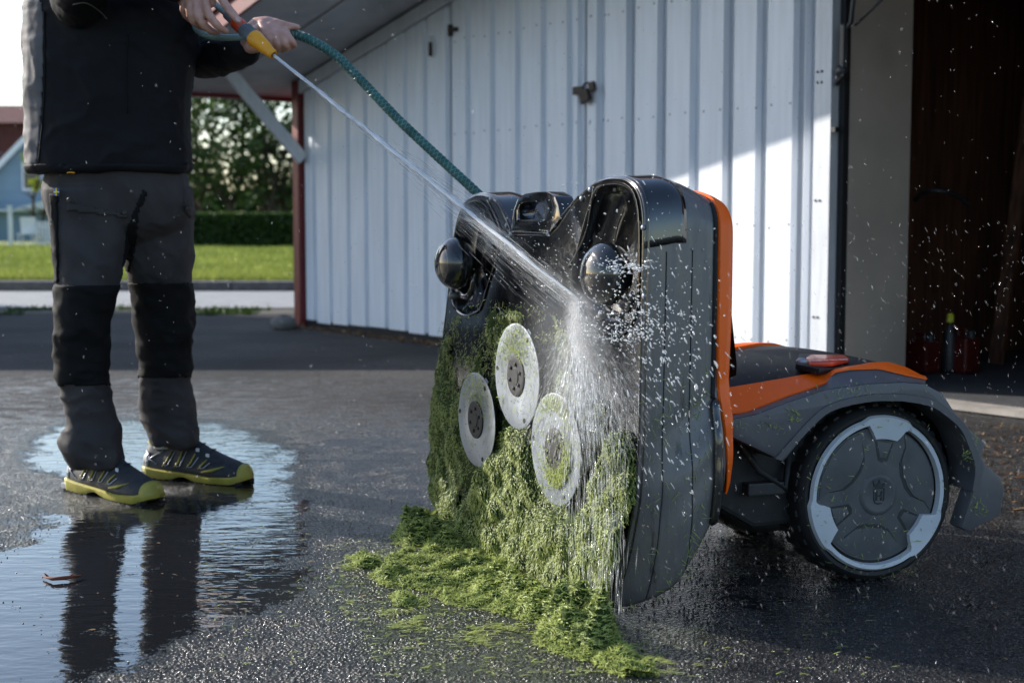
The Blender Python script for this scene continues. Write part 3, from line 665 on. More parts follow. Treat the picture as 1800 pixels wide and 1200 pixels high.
        B().prism([gw(f(-.475),OVER,Z0-.475*SL-.03), gw(f(-.45),OVER,Z0-.45*SL-.03), gw(f(-.45),OVER,Z0-.45*SL+.16), gw(f(-.475),OVER,Z0-.475*SL+.16)], NN*-(OVER+Dp+.5)).build('eaves_board', M['red_paint'], g)
    # seam battens across the soffit
    for dd in (.55,): B().prism([gw(.0,dd-.01,Z0-.012), gw(RIDGE,dd-.01,ztop(RIDGE)-.012), gw(RIDGE,dd+.01,ztop(RIDGE)-.012), gw(.0,dd+.01,Z0-.012)], Z*.01).build('soffit_batten', M['grey_paint'], g)
    # corner: red board, black strip for the downpipe and the side wall's shade
    B().box(gw(-.03, .0, Z0/2+.0), (.045, .045, Z0/2-.01), AX).build('corner_board', M['red_paint'], g)
    B().box(gw(-.125, -.06, Z0/2+.02), (.045, .03, Z0/2-.04), AX).build('dark_side_strip', M['gap_black'], g)
    # diagonal strut carrying the overhang
    p0, p1 = gw(.06, .03, 1.27), gw(.06, .62, ztop(.06)-.0); d = (p1-p0).normalized()
    B().box((p0+p1)/2, (.022, .045, (p1-p0).length/2), (W, d.cross(W).normalized(), d)).build('strut', M['white_trim'], g)
    # lock hasp, hook and latch on the wall
    s = spx(1030)
    B().box(gw(s-.055, .018, 1.545), (.045, .006, .022), AX).build('hasp', M['rust_metal'], g)
    s_ = spx(797)
    B().box(gw(s_+.035, .02, 2.02-.0), (.045, .008, .012), AX).build('hinge', M['rust_metal'], g)
    B().box(gw(s_+.0, .018, 2.02), (.012, .012, .035), AX).build('hinge_pin', M['rust_metal'], g)
    s_ = spx(765)
    B().box(gw(s_, .03, 1.99), (.010, .012, .02), AX).build('latch', M['white_trim'], g)
    B().box(gw(s_+.002, .03, 1.92), (.008, .010, .045), AX).build('latch_pin', M['rust_metal'], g)
    # door closer arm on the post
    pz = lambda px, py: onplane(px, py, gw(a, .02), NN)
    P_ = pz
    B().tube([P_(1497,-60), P_(1500,0), P_(1496,40), P_(1487,52), P_(1487,118), P_(1480,135), P_(1470,148)], .011, 8).build('closer_arm', M['dark_metal'], g, smooth=True)
    B().tube([P_(1503,45), P_(1560,-10)], .007, 8).build('stay_rod', M['dark_metal'], g, smooth=True)
    B().box(P_(1484,90), (.014, .02, .12), AX).build('closer_body', M['dark_metal'], g, bevel=.006)
    B().ball(P_(1480,125), .032).build('closer_joint', M['dark_metal'], g, smooth=True)
    B().box(P_(1468,228), (.012, .015, .012), AX).build('stop_block', M['dark_metal'], g)
    return g
g_ = garage()
def padlock():
    s = spx(1033); r = empty('padlock', tuple(gw(s, .04, 1.53)), 'dark padlock hanging on the hasp between the white double doors', 'padlock')
    AX = (W, NN, Z); ax = (( W+Z*.35).normalized(), NN, (Z-W*.35).normalized())
    B().box(gw(s+.018,.04,1.505), (.038,.015,.034), ax).build('lock_body', M['rust_metal'], r, bevel=.006)
    pts = [gw(s-.0,.04,1.53), gw(s+.005,.04,1.565), gw(s+.03,.04,1.58), gw(s+.055,.04,1.57), gw(s+.06,.04,1.53)]
    B().tube(catmull(pts, 4), .006, 8).build('shackle', M['rust_metal'], r, smooth=True)
    B().box(gw(s+.075,.035,1.555), (.022,.012,.026), ax).build('staple', M['rust_metal'], r, bevel=.005)
padlock()
def inside():
    # upright boards and clutter inside the dark garage
    a3 = spx(1466)
    for k in range(20):
        s = a3-.35+k*.145+rng.uniform(-.03,.03); d = -1.5-rng.uniform(0,.6); h = 2.0+rng.uniform(-.15,.12); lean = rng.uniform(-.06,.06)
        o = B().prism([gw(s,d,.03), gw(s+.07+.05*rng.random(),d,.03), gw(s+.08+lean,d-.3,h), gw(s+lean,d-.3,h)], NN*-.03)
        ob = o.build('timber_plank', M['old_wood']); meta(ob, 'brown plank leaning upright in the dark of the open garage', 'plank', 'brown planks leaning inside the open garage')
    def crate(px, py, w, h, lab, nm, m, cat):
        p = gp(px, py, .03); r = empty(nm, tuple(p), lab, cat)
        B().box(p+Z*h*.5, (w, .06, h*.48), (W, NN, Z)).build('body', M[m], r, bevel=.015)
        B().tube([p+W*-w*.5+Z*h*.95, p+W*-w*.4+Z*h*1.15, p+W*w*.3+Z*h*1.15, p+W*w*.4+Z*h*.95], .012, 6).build('handle', M[m], r)
        B().lathe(p+W*w*.7+Z*h*.93, Z, [(.022,0),(.022,.04),(.015,.045)], 10).build('cap', M['dark_metal'], r)
    crate(1618, 655, .08, .17, 'dark red can on the garage floor beside the beige board', 'fuel_can', 'red_plastic', 'can')
    crate(1692, 655, .065, .19, 'bright red can under the yellow cap on the garage floor', 'fuel_can', 'red_plastic', 'can')
    p = gp(1668, 655, .03); r = empty('spray_bottle', tuple(p), 'slim dark bottle with a yellow cap between the two red cans', 'bottle')
    B().lathe(p, Z, [(.03,0),(.032,.02),(.032,.2),(.014,.24),(.012,.26)], 14).build('body', M['dark_metal'], r, smooth=True)
    B().lathe(p+Z*.26, Z, [(.018,0),(.018,.035),(.01,.045)], 12).build('cap', M['yellow_plastic'], r)
    # bicycle-like handlebar loop hung in the dark
    p = at(1640, 335, 7.3); pts = [at(1608,352,7.3), at(1625,338,7.25), at(1655,336,7.2), at(1685,345,7.25), at(1700,360,7.3)]
    o = B().tube(catmull(pts,4), .013, 8).build('coiled_cable', M['dark_metal'], smooth=True); meta(o, 'dark cable loop hanging on the planks inside the garage', 'cable')
inside()
def base_debris():
    # dry leaves and grit along the foot of the wall
    n = 2600; s = rng.uniform(-.3, 5.2, n); d = .02+np.abs(rng.normal(0,.07,n))
    P = np.array([tuple(gw(a, b_, .003)) for a, b_ in zip(s, d)]); P[:,2] += .012*rng.random(n)
    D = unit(np.stack([rng.normal(0,1,n), rng.normal(0,1,n), rng.normal(0,.25,n)],1)); Nn = unit(np.stack([rng.normal(0,.4,n), rng.normal(0,.4,n), np.ones(n)],1))
    V, Q, T = blades(P, Nn, D, .012+.03*rng.random(n)**2, .004+.012*rng.random(n), rng.random(n)*.7)
    o = mknp('leaf_litter', V, Q, M['debris_tone'], attrs={'tone': T}); meta(o, 'dry leaf litter gathered along the foot of the white wall', kind='stuff')
    # wet debris and mossy specks at the right behind the wheel and scattered leaves on the asphalt
    n = 450; q = [gp(rng.uniform(1690,1830), rng.uniform(745,905)) for _ in range(n)]; P = np.array([tuple(p) for p in q]); P[:,2] = .004
    D = unit(np.stack([rng.normal(0,1,n), rng.normal(0,1,n), rng.normal(0,.3,n)],1)); Nn = unit(np.stack([rng.normal(0,.4,n), rng.normal(0,.4,n), np.ones(n)],1))
    V, Q, T = blades(P, Nn, D, .006+.02*rng.random(n)**2, .003+.006*rng.random(n), rng.random(n))
    o = mknp('ground_litter', V, Q, M['debris_tone'], attrs={'tone': T*.6}); meta(o, 'scattered wet litter on the asphalt behind the mower', kind='stuff')
    # dark stone by the downpipe
    c = gp(508, 578); bb = B().ball((c.x-.03, c.y-.05, .045), (.10,.08,.06), n=14, m=8)
    for v in bb.v: v += Vector(rng.normal(0,.003,3))
    o = bb.build('stone', M['kerb_stone'], smooth=True); meta(o, 'small dark stone lying at the foot of the red corner board', 'stone')
    # twig
    r = empty('twig', tuple(gp(108,1016)), 'reddish brown twig floating on the puddle at the lower left', 'twig')
    pts = [gp(76,1012,.006), gp(92,1017,.008), gp(115,1015,.009), gp(143,1011,.007)]
    B().tube(pts, [.002,.004,.005,.002], 6).build('stem', M['twig'], r, smooth=True)
    B().tube([gp(84,1013,.008), gp(78,1007,.016)], [.003,.001], 5).build('spur', M['twig'], r)
    B().tube([gp(120,1015,.008), gp(128,1007,.014)], [.003,.001], 5).build('spur', M['twig'], r)
base_debris()
# ---------------------------------------------------------------- mower, its cutting deck tipped up on edge
MO = empty('robot_mower', (.6, 3.1, 0), 'large orange and grey robotic mower with its cutting deck tipped up on edge', 'mower')
DB, DE, DN, LEAN = Vector((.19, 2.90, 0)), Vector((.41, -.912, 0)), Vector((.912, .41, 0)), .035
def DP(u, v, w): return DB+DE*u+DN*(w+LEAN*v)+Z*v
DPN = (DN-Z*LEAN).normalized()
def duv(px, py, w=0.0):
    p = onplane(px, py, DB+DN*w, DPN)-DB; return p.dot(DE)/DE.dot(DE), p.z
OUT = [(1063,1083),(1080,1040),(1100,975),(1119,880),(1126,760),(1129,620),(1132,480),(1134,380),(1130,345),(1118,322),(1100,311),(1072,310),(1045,319),(1022,338),(1005,362),(990,384),(975,404),(966,408),(902,408),(893,392),(886,378),(872,352),(856,341),(838,340),(820,348),(808,366),(800,392),(795,430),(786,520),(776,600),(767,700),(762,800),(765,880),(779,918),(806,938),(860,968),(930,1010),(1000,1050),(1040,1074)]
def resample(P, n, smooth=2):
    P = [Vector((a, b, 0)) for a, b in P]; P.append(P[0].copy()); L = [0]
    for a, b in zip(P, P[1:]): L.append(L[-1]+(b-a).length)
    out = []; j = 0
    for i in range(n):
        t = L[-1]*i/n
        while L[j+1] < t: j += 1
        out.append(P[j].lerp(P[j+1], (t-L[j])/max(1e-9, L[j+1]-L[j])))
    for _ in range(smooth): out = [(out[i-1]+out[i]*2+out[(i+1) % n])/4 for i in range(n)]
    return [(p.x, p.y) for p in out]
OUTL = resample([duv(*p) for p in OUT], 260, 3)
UC = -.42
def tab(w, T):
    for (a, x), (b, y) in zip(T, T[1:]):
        if w <= b: return x+(y-x)*(w-a)/(b-a) if w > a else x
    return T[-1][1]
def tr(u, v, w, out=0.0):
    vb = tab(w, [(0,0),(.03,.012),(.07,.045),(.12,.105),(.16,.165),(.19,.225),(.22,.25)])
    vt = tab(w, [(0,.9),(.07,.903),(.12,.89),(.17,.868),(.2,.855),(.22,.84)])
    k = tab(w, [(0,1),(.1,1.0),(.17,.992),(.22,.975)])
    if u > -.3 and v < .36:
        ue = tab(v, [(0,.0),(.05,.022),(.1,.045),(.2,.088),(.3,.125),(.36,.14)]); g_ = tab(w, [(0,0),(.02,.12),(.05,.45),(.09,.8),(.2,.8)])
        u = -.3+(u+.3)*(1+((.44/(ue+.3))-1)*g_)
    f = max(0, min(1, v/.9)); v2 = vb+(vt-vb)*f; u2 = UC+(u-UC)*k
    if out:
        d = Vector((u2-UC, (v2-.45)*.9)); 
        if d.length > 0: d.normalize(); u2 += d.x*out; v2 += d.y*out
    return u2, v2
def ring(w, out=0.0): return [DP(*tr(u, v, w, out), w) for u, v in OUTL]
def deck():
    n = len(OUTL)
    ws = [(0,-.010),(.002,-.004),(.006,-.001),(.012,0)]+[(w, 0) for w in (.022,.034,.046,.058,.07,.082,.094,.106,.118,.13,.142,.154,.166,.178,.19)]+[(.198,-.006),(.204,-.016)]
    rings = [ring(w, o) for w, o in ws]
    hs, cap = B(), B(); 
    for b in (hs, cap): b.v = [p for r in rings for p in r]
    for i in range(len(rings)-1):
        for k in range(n):
            f = (i*n+k, i*n+(k+1) % n, (i+1)*n+(k+1) % n, (i+1)*n+k); u, v = OUTL[k]; w = ws[i][0]
            iscap = (v > .735 and w < .092)
            (cap if iscap else hs).f.append(f)
    def clean(b):
        used = sorted({i for f in b.f for i in f}); mp = {j: i for i, j in enumerate(used)}
        b.v = [b.v[i] for i in used]; b.f = [tuple(mp[i] for i in f) for f in b.f]
    clean(hs); clean(cap)
    hs.build('deck_housing', M['satin_grey'], MO, smooth=True)
    # cap sits 2.5 mm proud
    for p in cap.v:
        q = p-DB; u, v = q.dot(DE), q.z; d = Vector((u-UC, v-.45)).normalized(); p += (DE*d.x+Z*d.y)*.0028
    co = cap.build('top_cap', M['gloss_black'], MO, smooth=True)
    sl = co.modifiers.new('s', 'SOLIDIFY'); sl.thickness = .003; sl.offset = -1
    B().add(ring(.203,-.016), [tuple(range(n))]).build('back_plate', M['satin_grey'], MO)
    # bead lines running round the rim of the face and the skirt
    for w, o, r, nm in ((.001,-.007,.0028,'rim_bead'), (.008,.001,.0022,'rim_bead')):
        R = ring(w, o); sel = [R[i] for i in range(n)]
        B().tube(sel+[sel[0]], r, 6, False).build(nm, M['gloss_black'], MO, smooth=True)
    for w in (.05, .11):
        R = ring(w, .0006); ii = [i for i in range(n) if OUTL[i][0] > -.02 and OUTL[i][1] < .74 and OUTL[i][1] > .004]
        B().tube([R[i] for i in ii], .0011, 5).build('skirt_seam', M['gap_black'], MO, smooth=True)
    # black bumper strip and dark slot along the back edge of the skirt
    ii = [i for i in range(n) if OUTL[i][0] > -.05 and .0 < OUTL[i][1] < .36]
    R = ring(.168, .004); B().tube([R[i] for i in ii], [.003 if k in (0, len(ii)-1) else .011 for k in range(len(ii))], 8).build('bumper_strip', M['gloss_black'], MO, smooth=True)
    ii = [i for i in range(n) if OUTL[i][0] > -.05 and .34 < OUTL[i][1] < .86]
    R = ring(.166, .001); B().tube([R[i] for i in ii], .005, 6).build('slot_seal', M['gap_black'], MO, smooth=True)
    # orange cover
    ii = [i for i in range(n) if OUTL[i][1] > .012]; s = next(k for k in range(n) if k in ii and (k-1) % n not in ii); seq = [(s+j) % n for j in range(len(ii))]
    prof = [(0,.0),(.004,.007),(.02,.009),(.034,.006),(.042,-.004)]; V = []
    for i in seq:
        u, v = OUTL[i]; t = max(0, min(1, (v-.012)/.50)); w0 = .171+.030*(1-t)**1.5; sc = .06+.94*t**.7
        for dw, o in prof: 
            w = w0+dw*sc; V.append(DP(*tr(u, v, min(w,.2), o*sc+.001), w))
    m = len(prof); Fc = [(a*m+b, (a+1)*m+b, (a+1)*m+b+1, a*m+b+1) for a in range(len(seq)-1) for b in range(m-1)]
    Fc.append(tuple(a*m+m-1 for a in range(len(seq))))
    B().add(V, Fc).build('orange_cover', M['orange'], MO, smooth=True, angle=35)
    # face plate with the two caster wells
    W1 = [(1050,326),(1085,322),(1108,328),(1120,345),(1125,385),(1125,470),(1123,540),(1104,583),(1070,596),(1035,580),(1012,545),(1005,490),(1020,430),(1034,378)]
    W2 = [(822,356),(845,352),(860,368),(877,405),(876,450),(858,500),(846,545),(818,556),(797,540),(793,480),(803,400)]
    wells = [resample([duv(*p) for p in w], 48, 2) for w in (W1, W2)]
    bm = bmesh.new(); es = []
    def loop(P, w=.0):
        vs_ = [bm.verts.new(DP(u, v, w)) for u, v in P]
        es.extend([bm.edges.new((vs_[i], vs_[(i+1) % len(vs_)])) for i in range(len(vs_))]); return vs_
    loop([tr(u, v, 0, -.0095) for u, v in OUTL])
    for w in wells: loop(w)
    bmesh.ops.triangle_fill(bm, edges=es, use_beauty=True, use_dissolve=False)
    bmesh.ops.recalc_face_normals(bm, faces=bm.faces)
    me = bpy.data.meshes.new('face_plate'); bm.to_mesh(me); bm.free(); link('face_plate', me, M['gloss_black'], MO)
    for w, dep in zip(wells, (.055, .04)):
        c = (sum(p[0] for p in w)/len(w), sum(p[1] for p in w)/len(w)); b = B(); R = []
        for k, (dd, sc) in enumerate(((-.004,1.03),(-.005,1.0),(.0,.985),(.012,.97),(dep,.90),(dep+.004,.6),(dep+.004,.02))):
            R.append([DP(c[0]+(u-c[0])*sc, c[1]+(v-c[1])*sc, dd) for u, v in w])
        b.v = [p for r in R for p in r]; nn = len(w)
        b.f = [(i*nn+k, i*nn+(k+1) % nn, (i+1)*nn+(k+1) % nn, (i+1)*nn+k) for i in range(len(R)-1) for k in range(nn)]
        b.build('wheel_well', M['gloss_black'], MO, smooth=True)
    # front casters
    for (px, py, w, r) in ((1066,482,-.022,.066), (800,463,-.025,.066)):
        u, v = duv(px, py, w); c = DP(u, v, w); ax = (DE.normalized(), DN, Z)
        k = B().ball(c, (r, r*.78, r), ax, 36, 22).build('caster_wheel', M['gloss_black'], MO, smooth=True)
        B().lathe(c, DE.cross(Z)*-1 if False else DN*-1, [(r*.62, r*.60),(r*.66, r*.585),(r*.70, r*.56)], 36, cap=False).build('wheel_ring', M['gloss_black'], k, smooth=True)
        B().lathe(c+DN*(.0)-Z*(r*1.25), DN*-1, [(.008,-.01),(.010,.014),(.004,.018)], 10).build('axle_cap', M['satin_grey'], k, smooth=True)
        pts = [c+DE*(r*1.18*math.cos(a))+Z*(r*1.30*math.sin(a))-DN*(-.018+.01*math.sin(a)) for a in np.linspace(math.pi*1.12, math.pi*1.88, 14)]
        B().tube(pts, [.002]+[.0085]*12+[.002], 8).build('caster_lip', M['gloss_black'], k, smooth=True)
    # carrying handle
    o1 = [(901,400),(906,368),(913,350),(926,340),(945,337),(966,337),(979,345),(985,360),(989,384),(970,408),(945,408),(905,408)]
    i1 = [(914,384),(914,370),(917,361),(924,357),(943,356),(957,357),(960,362),(960,372),(960,384),(957,386),(940,386),(918,386)]
    def uvp(P, w): return [DP(*duv(*p), w) for p in P]
    b = B(); k = len(o1); b.v = uvp(o1,-.006)+uvp(i1,-.006)+uvp(o1,.040)+uvp(i1,.040)
    for i in range(k):
        j = (i+1) % k; b.f += [(i,j,k+j,k+i),(2*k+i,3*k+i,3*k+j,2*k+j),(i,2*k+i,2*k+j,j),(k+i,k+j,3*k+j,3*k+i)]
    b.build('carry_handle', M['gloss_black'], MO, smooth=True, bevel=.006, angle=50)
    # moulded ribs and screws on the face
    for P in ([(1045,330),(1034,400),(1018,440),(1000,470)], [(902,410),(905,408),(966,410)], [(966,410),(990,378),(1018,346)], [(900,408),(888,378),(872,352)], [(858,352),(880,400),(884,450)]):
        B().tube(catmull([DP(*duv(*p), -.002) for p in P], 5), .0026, 6).build('moulded_rib', M['gloss_black'], MO, smooth=True)
    for p in ((1039,333),(1024,349),(977,396),(965,411),(899,411),(892,396),(864,350),(1132,400),(1134,520)):
        u, v = duv(*p); B().lathe(DP(u, v, 0), DN*-1, [(.0055,0),(.0055,.004),(.003,.006)], 10).build('face_screw', M['steel'], MO, smooth=True)
    # cutting discs
    for (px, py, w, r) in ((837,737,-.040,.115),(908,661,-.052,.120),(976,789,-.046,.121)):
        u, v = duv(px, py, w); c = DP(u, v, w); A = -DN
        B().lathe(c, A, [(.02,-.03),(.02,0)], 20).build('disc_shaft', M['gap_black'], MO)
        d = B().lathe(c, A, [(.044,-.0005),(.05,.0012),(r-.004,.0012),(r,.0),(r,-.0015),(.044,-.002)], 72, cap=False).build('cutting_disc', M['steel'], MO, smooth=True, angle=30)
        B().lathe(c, A, [(.046,.0),(.046,.0035),(.042,.005),(.034,.004),(.020,.004),(.018,.006),(.0,.006)], 32).build('disc_hub', M['rubber'], d, smooth=True, angle=35)
        for a in (20, 80, 140, 200, 260, 320):
            q = c+(DE*math.cos(math.radians(a))+Z*math.sin(math.radians(a)))*.028+A*.004
            B().lathe(q, A, [(.0045,0),(.0045,.003),(.002,.0045)], 8).build('hub_bolt', M['rubber'], d)
        for a in (-65, 175, 55):
            q = c+(DE*math.cos(math.radians(a))+Z*math.sin(math.radians(a)))*(r-.014)+A*.0013
            B().lathe(q, A, [(.0055,0),(.0055,.0012)], 12).build('blade_hole', M['gap_black'], d)
            t = (DE*-math.sin(math.radians(a))+Z*math.cos(math.radians(a)))
            B().prism([q-A*.005, q-A*.005+t*.018, q-A*.005+t*.018+(q-c).normalized()*.018, q-A*.005+(q-c).normalized()*.02], A*.001).build('razor_blade', M['steel'], d)
deck()

# rear carriage
WC = Vector((.8125, 3.125, 0)); RE = Vector((.314, -.949, 0)); RB = Vector((.949, .314, 0))
def RP(a, d, z): return WC+RB*a+RE*d+Z*z
def rp(px, py, d): return onplane(px, py, WC+RE*d, RE)
def carriage():
    side = [(1282,737),(1328,728),(1386,706),(1452,684),(1526,674),(1587,671),(1626,674),(1659,692),(1681,727),(1703,753),(1733,777),(1727,803),(1738,820),(1760,837),(1767,859),(1759,907),(1703,934),(1690,928),(1711,863),(1716,820),(1704,782),(1690,753),(1664,729),(1638,713),(1600,705),(1568,703),(1525,705),(1469,718),(1434,742),(1380,810),(1372,809),(1283,767)]
    P = [rp(x, y, .048) for x, y in side]
    B().prism(P, RE*-.05).build('wheel_arch', M['shell_grey'], MO, smooth=True, bevel=.007, angle=40)
    arch = [(1372,809),(1434,742),(1469,718),(1525,705),(1568,703),(1600,705),(1638,713),(1664,729),(1690,753),(1704,782),(1716,820),(1711,863)]
    pa = catmull([rp(x, y, .052) for x, y in arch], 4); cen = rp(1550, 875, .052)
    b = B(); V = []
    for p in pa:
        o = (p-cen).normalized(); V += [p-o*.002+RE*.0, p+o*.013, p+o*.016-RE*.008, p-o*.002-RE*.10]
    b.v = V; b.f = [(4*i+j, 4*i+4+j, 4*i+4+(j+1) % 4, 4*i+(j+1) % 4) for i in range(len(pa)-1) for j in range(4)]+[(0,1,2,3), tuple(len(V)-4+j for j in (3,2,1,0))]
    b.build('arch_flange', M['shell_grey'], MO, smooth=True, angle=40)
    Lr = [p+(p-cen).normalized()*.010 for p in pa]; b = B(); b.v = [p-RE*.03 for p in Lr]+[p-RE*.24 for p in Lr]; n = len(Lr)
    b.f = [(i, i+1, n+i+1, n+i) for i in range(n-1)]; b.build('arch_liner', M['rubber'], MO, smooth=True)
    B().prism([p-RE*.235 for p in Lr], RE*-.01).build('arch_inner_wall', M['rubber'], MO)
    # shelf, orange stripes and hood between near and far side
    WD = -.62
    def resl(L, n):
        Pv = [Vector(p) for p in L]; D = [0]
        for a, c in zip(Pv, Pv[1:]): D.append(D[-1]+(c-a).length)
        o = []
        for i in range(n):
            t = D[-1]*i/(n-1); j = 0
            while j < len(D)-2 and D[j+1] < t: j += 1
            o.append(Pv[j].lerp(Pv[j+1], (t-D[j])/(D[j+1]-D[j])))
        return o
    L2 = [(1282,737),(1328,728),(1386,706),(1452,684),(1526,674),(1587,671),(1626,674)]
    L1 = [(1282,727),(1313,725),(1342,712),(1386,695),(1430,681),(1455,674),(1461,656),(1490,650),(1543,648),(1592,660),(1627,667)]
    L0 = [(1282,682),(1342,672),(1416,659),(1460,651),(1500,644),(1531,638),(1560,637),(1592,646),(1627,664)]
    A2 = resl([rp(x, y, .046) for x, y in L2], 24); A1 = resl([rp(x, y, .005) for x, y in L1], 40); A0 = resl([rp(x, y, -.045) for x, y in L0], 40)
    def mirror(p):  # to the far side of the carriage
        d = (p-WC).dot(RE); return p+RE*((WD-d)-d)
    for far in (0, 1):
        f = (lambda p: mirror(p)) if far else (lambda p: p)
        a1 = resl([tuple(p) for p in A1], 24)
        b = B(); b.v = [f(p) for p in A2]+[f(p) for p in a1]+[f(p-Z*.012) for p in a1]; n = 24
        b.f = [(i, i+1, n+i+1, n+i) for i in range(n-1)]+[(n+i, n+i+1, 2*n+i+1, 2*n+i) for i in range(n-1)]
        b.build('arch_shelf', M['shell_grey'], MO, smooth=True, angle=30)
        n = 40; up = [p+Z*.004+RE*.004 for p in A1]; mid = [a.lerp(c, .45)+Z*.006 for a, c in zip(A1, A0)]; to = [p+Z*.002 for p in A0]
        b = B(); b.v = [f(p-Z*.004) for p in up]+[f(p) for p in up]+[f(p) for p in mid]+[f(p) for p in to]+[f(p-Z*.012) for p in to]
        b.f = [(r*n+i, r*n+i+1, (r+1)*n+i+1, (r+1)*n+i) for r in range(4) for i in range(n-1)]
        b.build('orange_stripe', M['orange'], MO, smooth=True, angle=38)
    # hood
    rows = []
    for t in np.linspace(0, 1, 15):
        row = []
        for i, p in enumerate(A0):
            q = mirror(p); c = p.lerp(q, float(t)); s_ = i/39
            c = c+Z*(.034*math.sin(math.pi*float(t))**.6*(1-.75*min(1, s_/.55))-.006+.0); row.append(c)
        rows.append(row)
    b = B(); b.v = [p for r in rows for p in r]; n = 40
    b.f = [(r*n+i, r*n+i+1, (r+1)*n+i+1, (r+1)*n+i) for r in range(14) for i in range(n-1)]
    b.build('hood', M['hood_black'], MO, smooth=True)
    # far wheel arch, body box and chassis
    B().prism([mirror(p) for p in P], RE*.05).build('wheel_arch', M['shell_grey'], MO, smooth=True, bevel=.007, angle=40)
    B().prism([RP(-.40,-.05,.20), RP(-.40,-.05,.36), RP(-.33,-.05,.395), RP(-.15,-.05,.43), RP(.08,-.05,.44), RP(.10,-.05,.36), RP(.05,-.05,.14), RP(-.28,-.05,.13)], RE*(WD+.10)).build('chassis', M['rubber'], MO, bevel=.01)
    B().box(RP(-.36,-.30,.26), (.10,.20,.05), (RB,RE,Z)).build('tilt_arm', M['rubber'], MO, bevel=.012)
    for dd, zz in ((-.06,.22),):
        B().box(RP(-.24+dd*.4, dd+.02, zz), (.045,.02,.014), (RB,RE,Z)).build('chassis_bracket', M['hub_dark'], MO, bevel=.004)
    B().tube([RP(-.33,-.03,.33), RP(-.28,-.03,.26), RP(-.22,-.02,.22), RP(-.2,-.04,.3)], .008, 6).build('cable_loom', M['rubber'], MO, smooth=True)
    # rubber boot beside the orange cover
    b = [onplane(x, y, DP(0,0,.235), DPN) for x, y in ((1280,545),(1288,552),(1297,640),(1296,662),(1280,668))]
    B().prism(b, -DE*.75).build('rubber_boot', M['rubber'], MO, bevel=.004)
    # console with the stop button
    tz = .0
    def top(px, py, z=.480): return onplane(px, py, Vector((0,0,z)), Z)
    fr = [top(1398,640,.486), top(1440,649,.480), top(1531,640,.472), top(1533,636,.472), top(1500,627,.478), top(1450,621,.484), top(1404,622,.488)]
    B().prism([p-Z*.012 for p in fr], Z*.0135).build('console_tray', M['hood_black'], MO, smooth=True, bevel=.004, angle=40)
    bt = [top(q, w_, .487) for q, w_ in ((1416,633),(1424,640),(1462,640),(1492,633),(1485,628),(1424,627))]
    bo = B().prism([p-Z*.006 for p in bt], Z*.012).build('stop_button', M['red_orange'], MO, smooth=True, bevel=.004, angle=40)
    # small printed word on the button: short raised strokes, as blurred as in the photograph
    tx = bpy.data.curves.new('word', 'FONT'); tx.body = 'PRESS STOP'; tx.size = .020; tx.extrude = .0003
    t = bpy.data.objects.new('t', tx); COL.objects.link(t); c = bt[1]+RB*.002-RE*.008+Z*.0064; rot = Matrix((RB, -RE, Z)).transposed().to_4x4()
    me = evalmesh(t); bpy.data.objects.remove(t); me.transform(Matrix.Translation(c) @ rot); link('printed_word', me, M['white_print'], bo)
    B().lathe(top(1409,638,.495), Z, [(.012,0),(.012,.006),(.006,.012)], 14).build('status_lamp', M['steel'], MO, smooth=True)

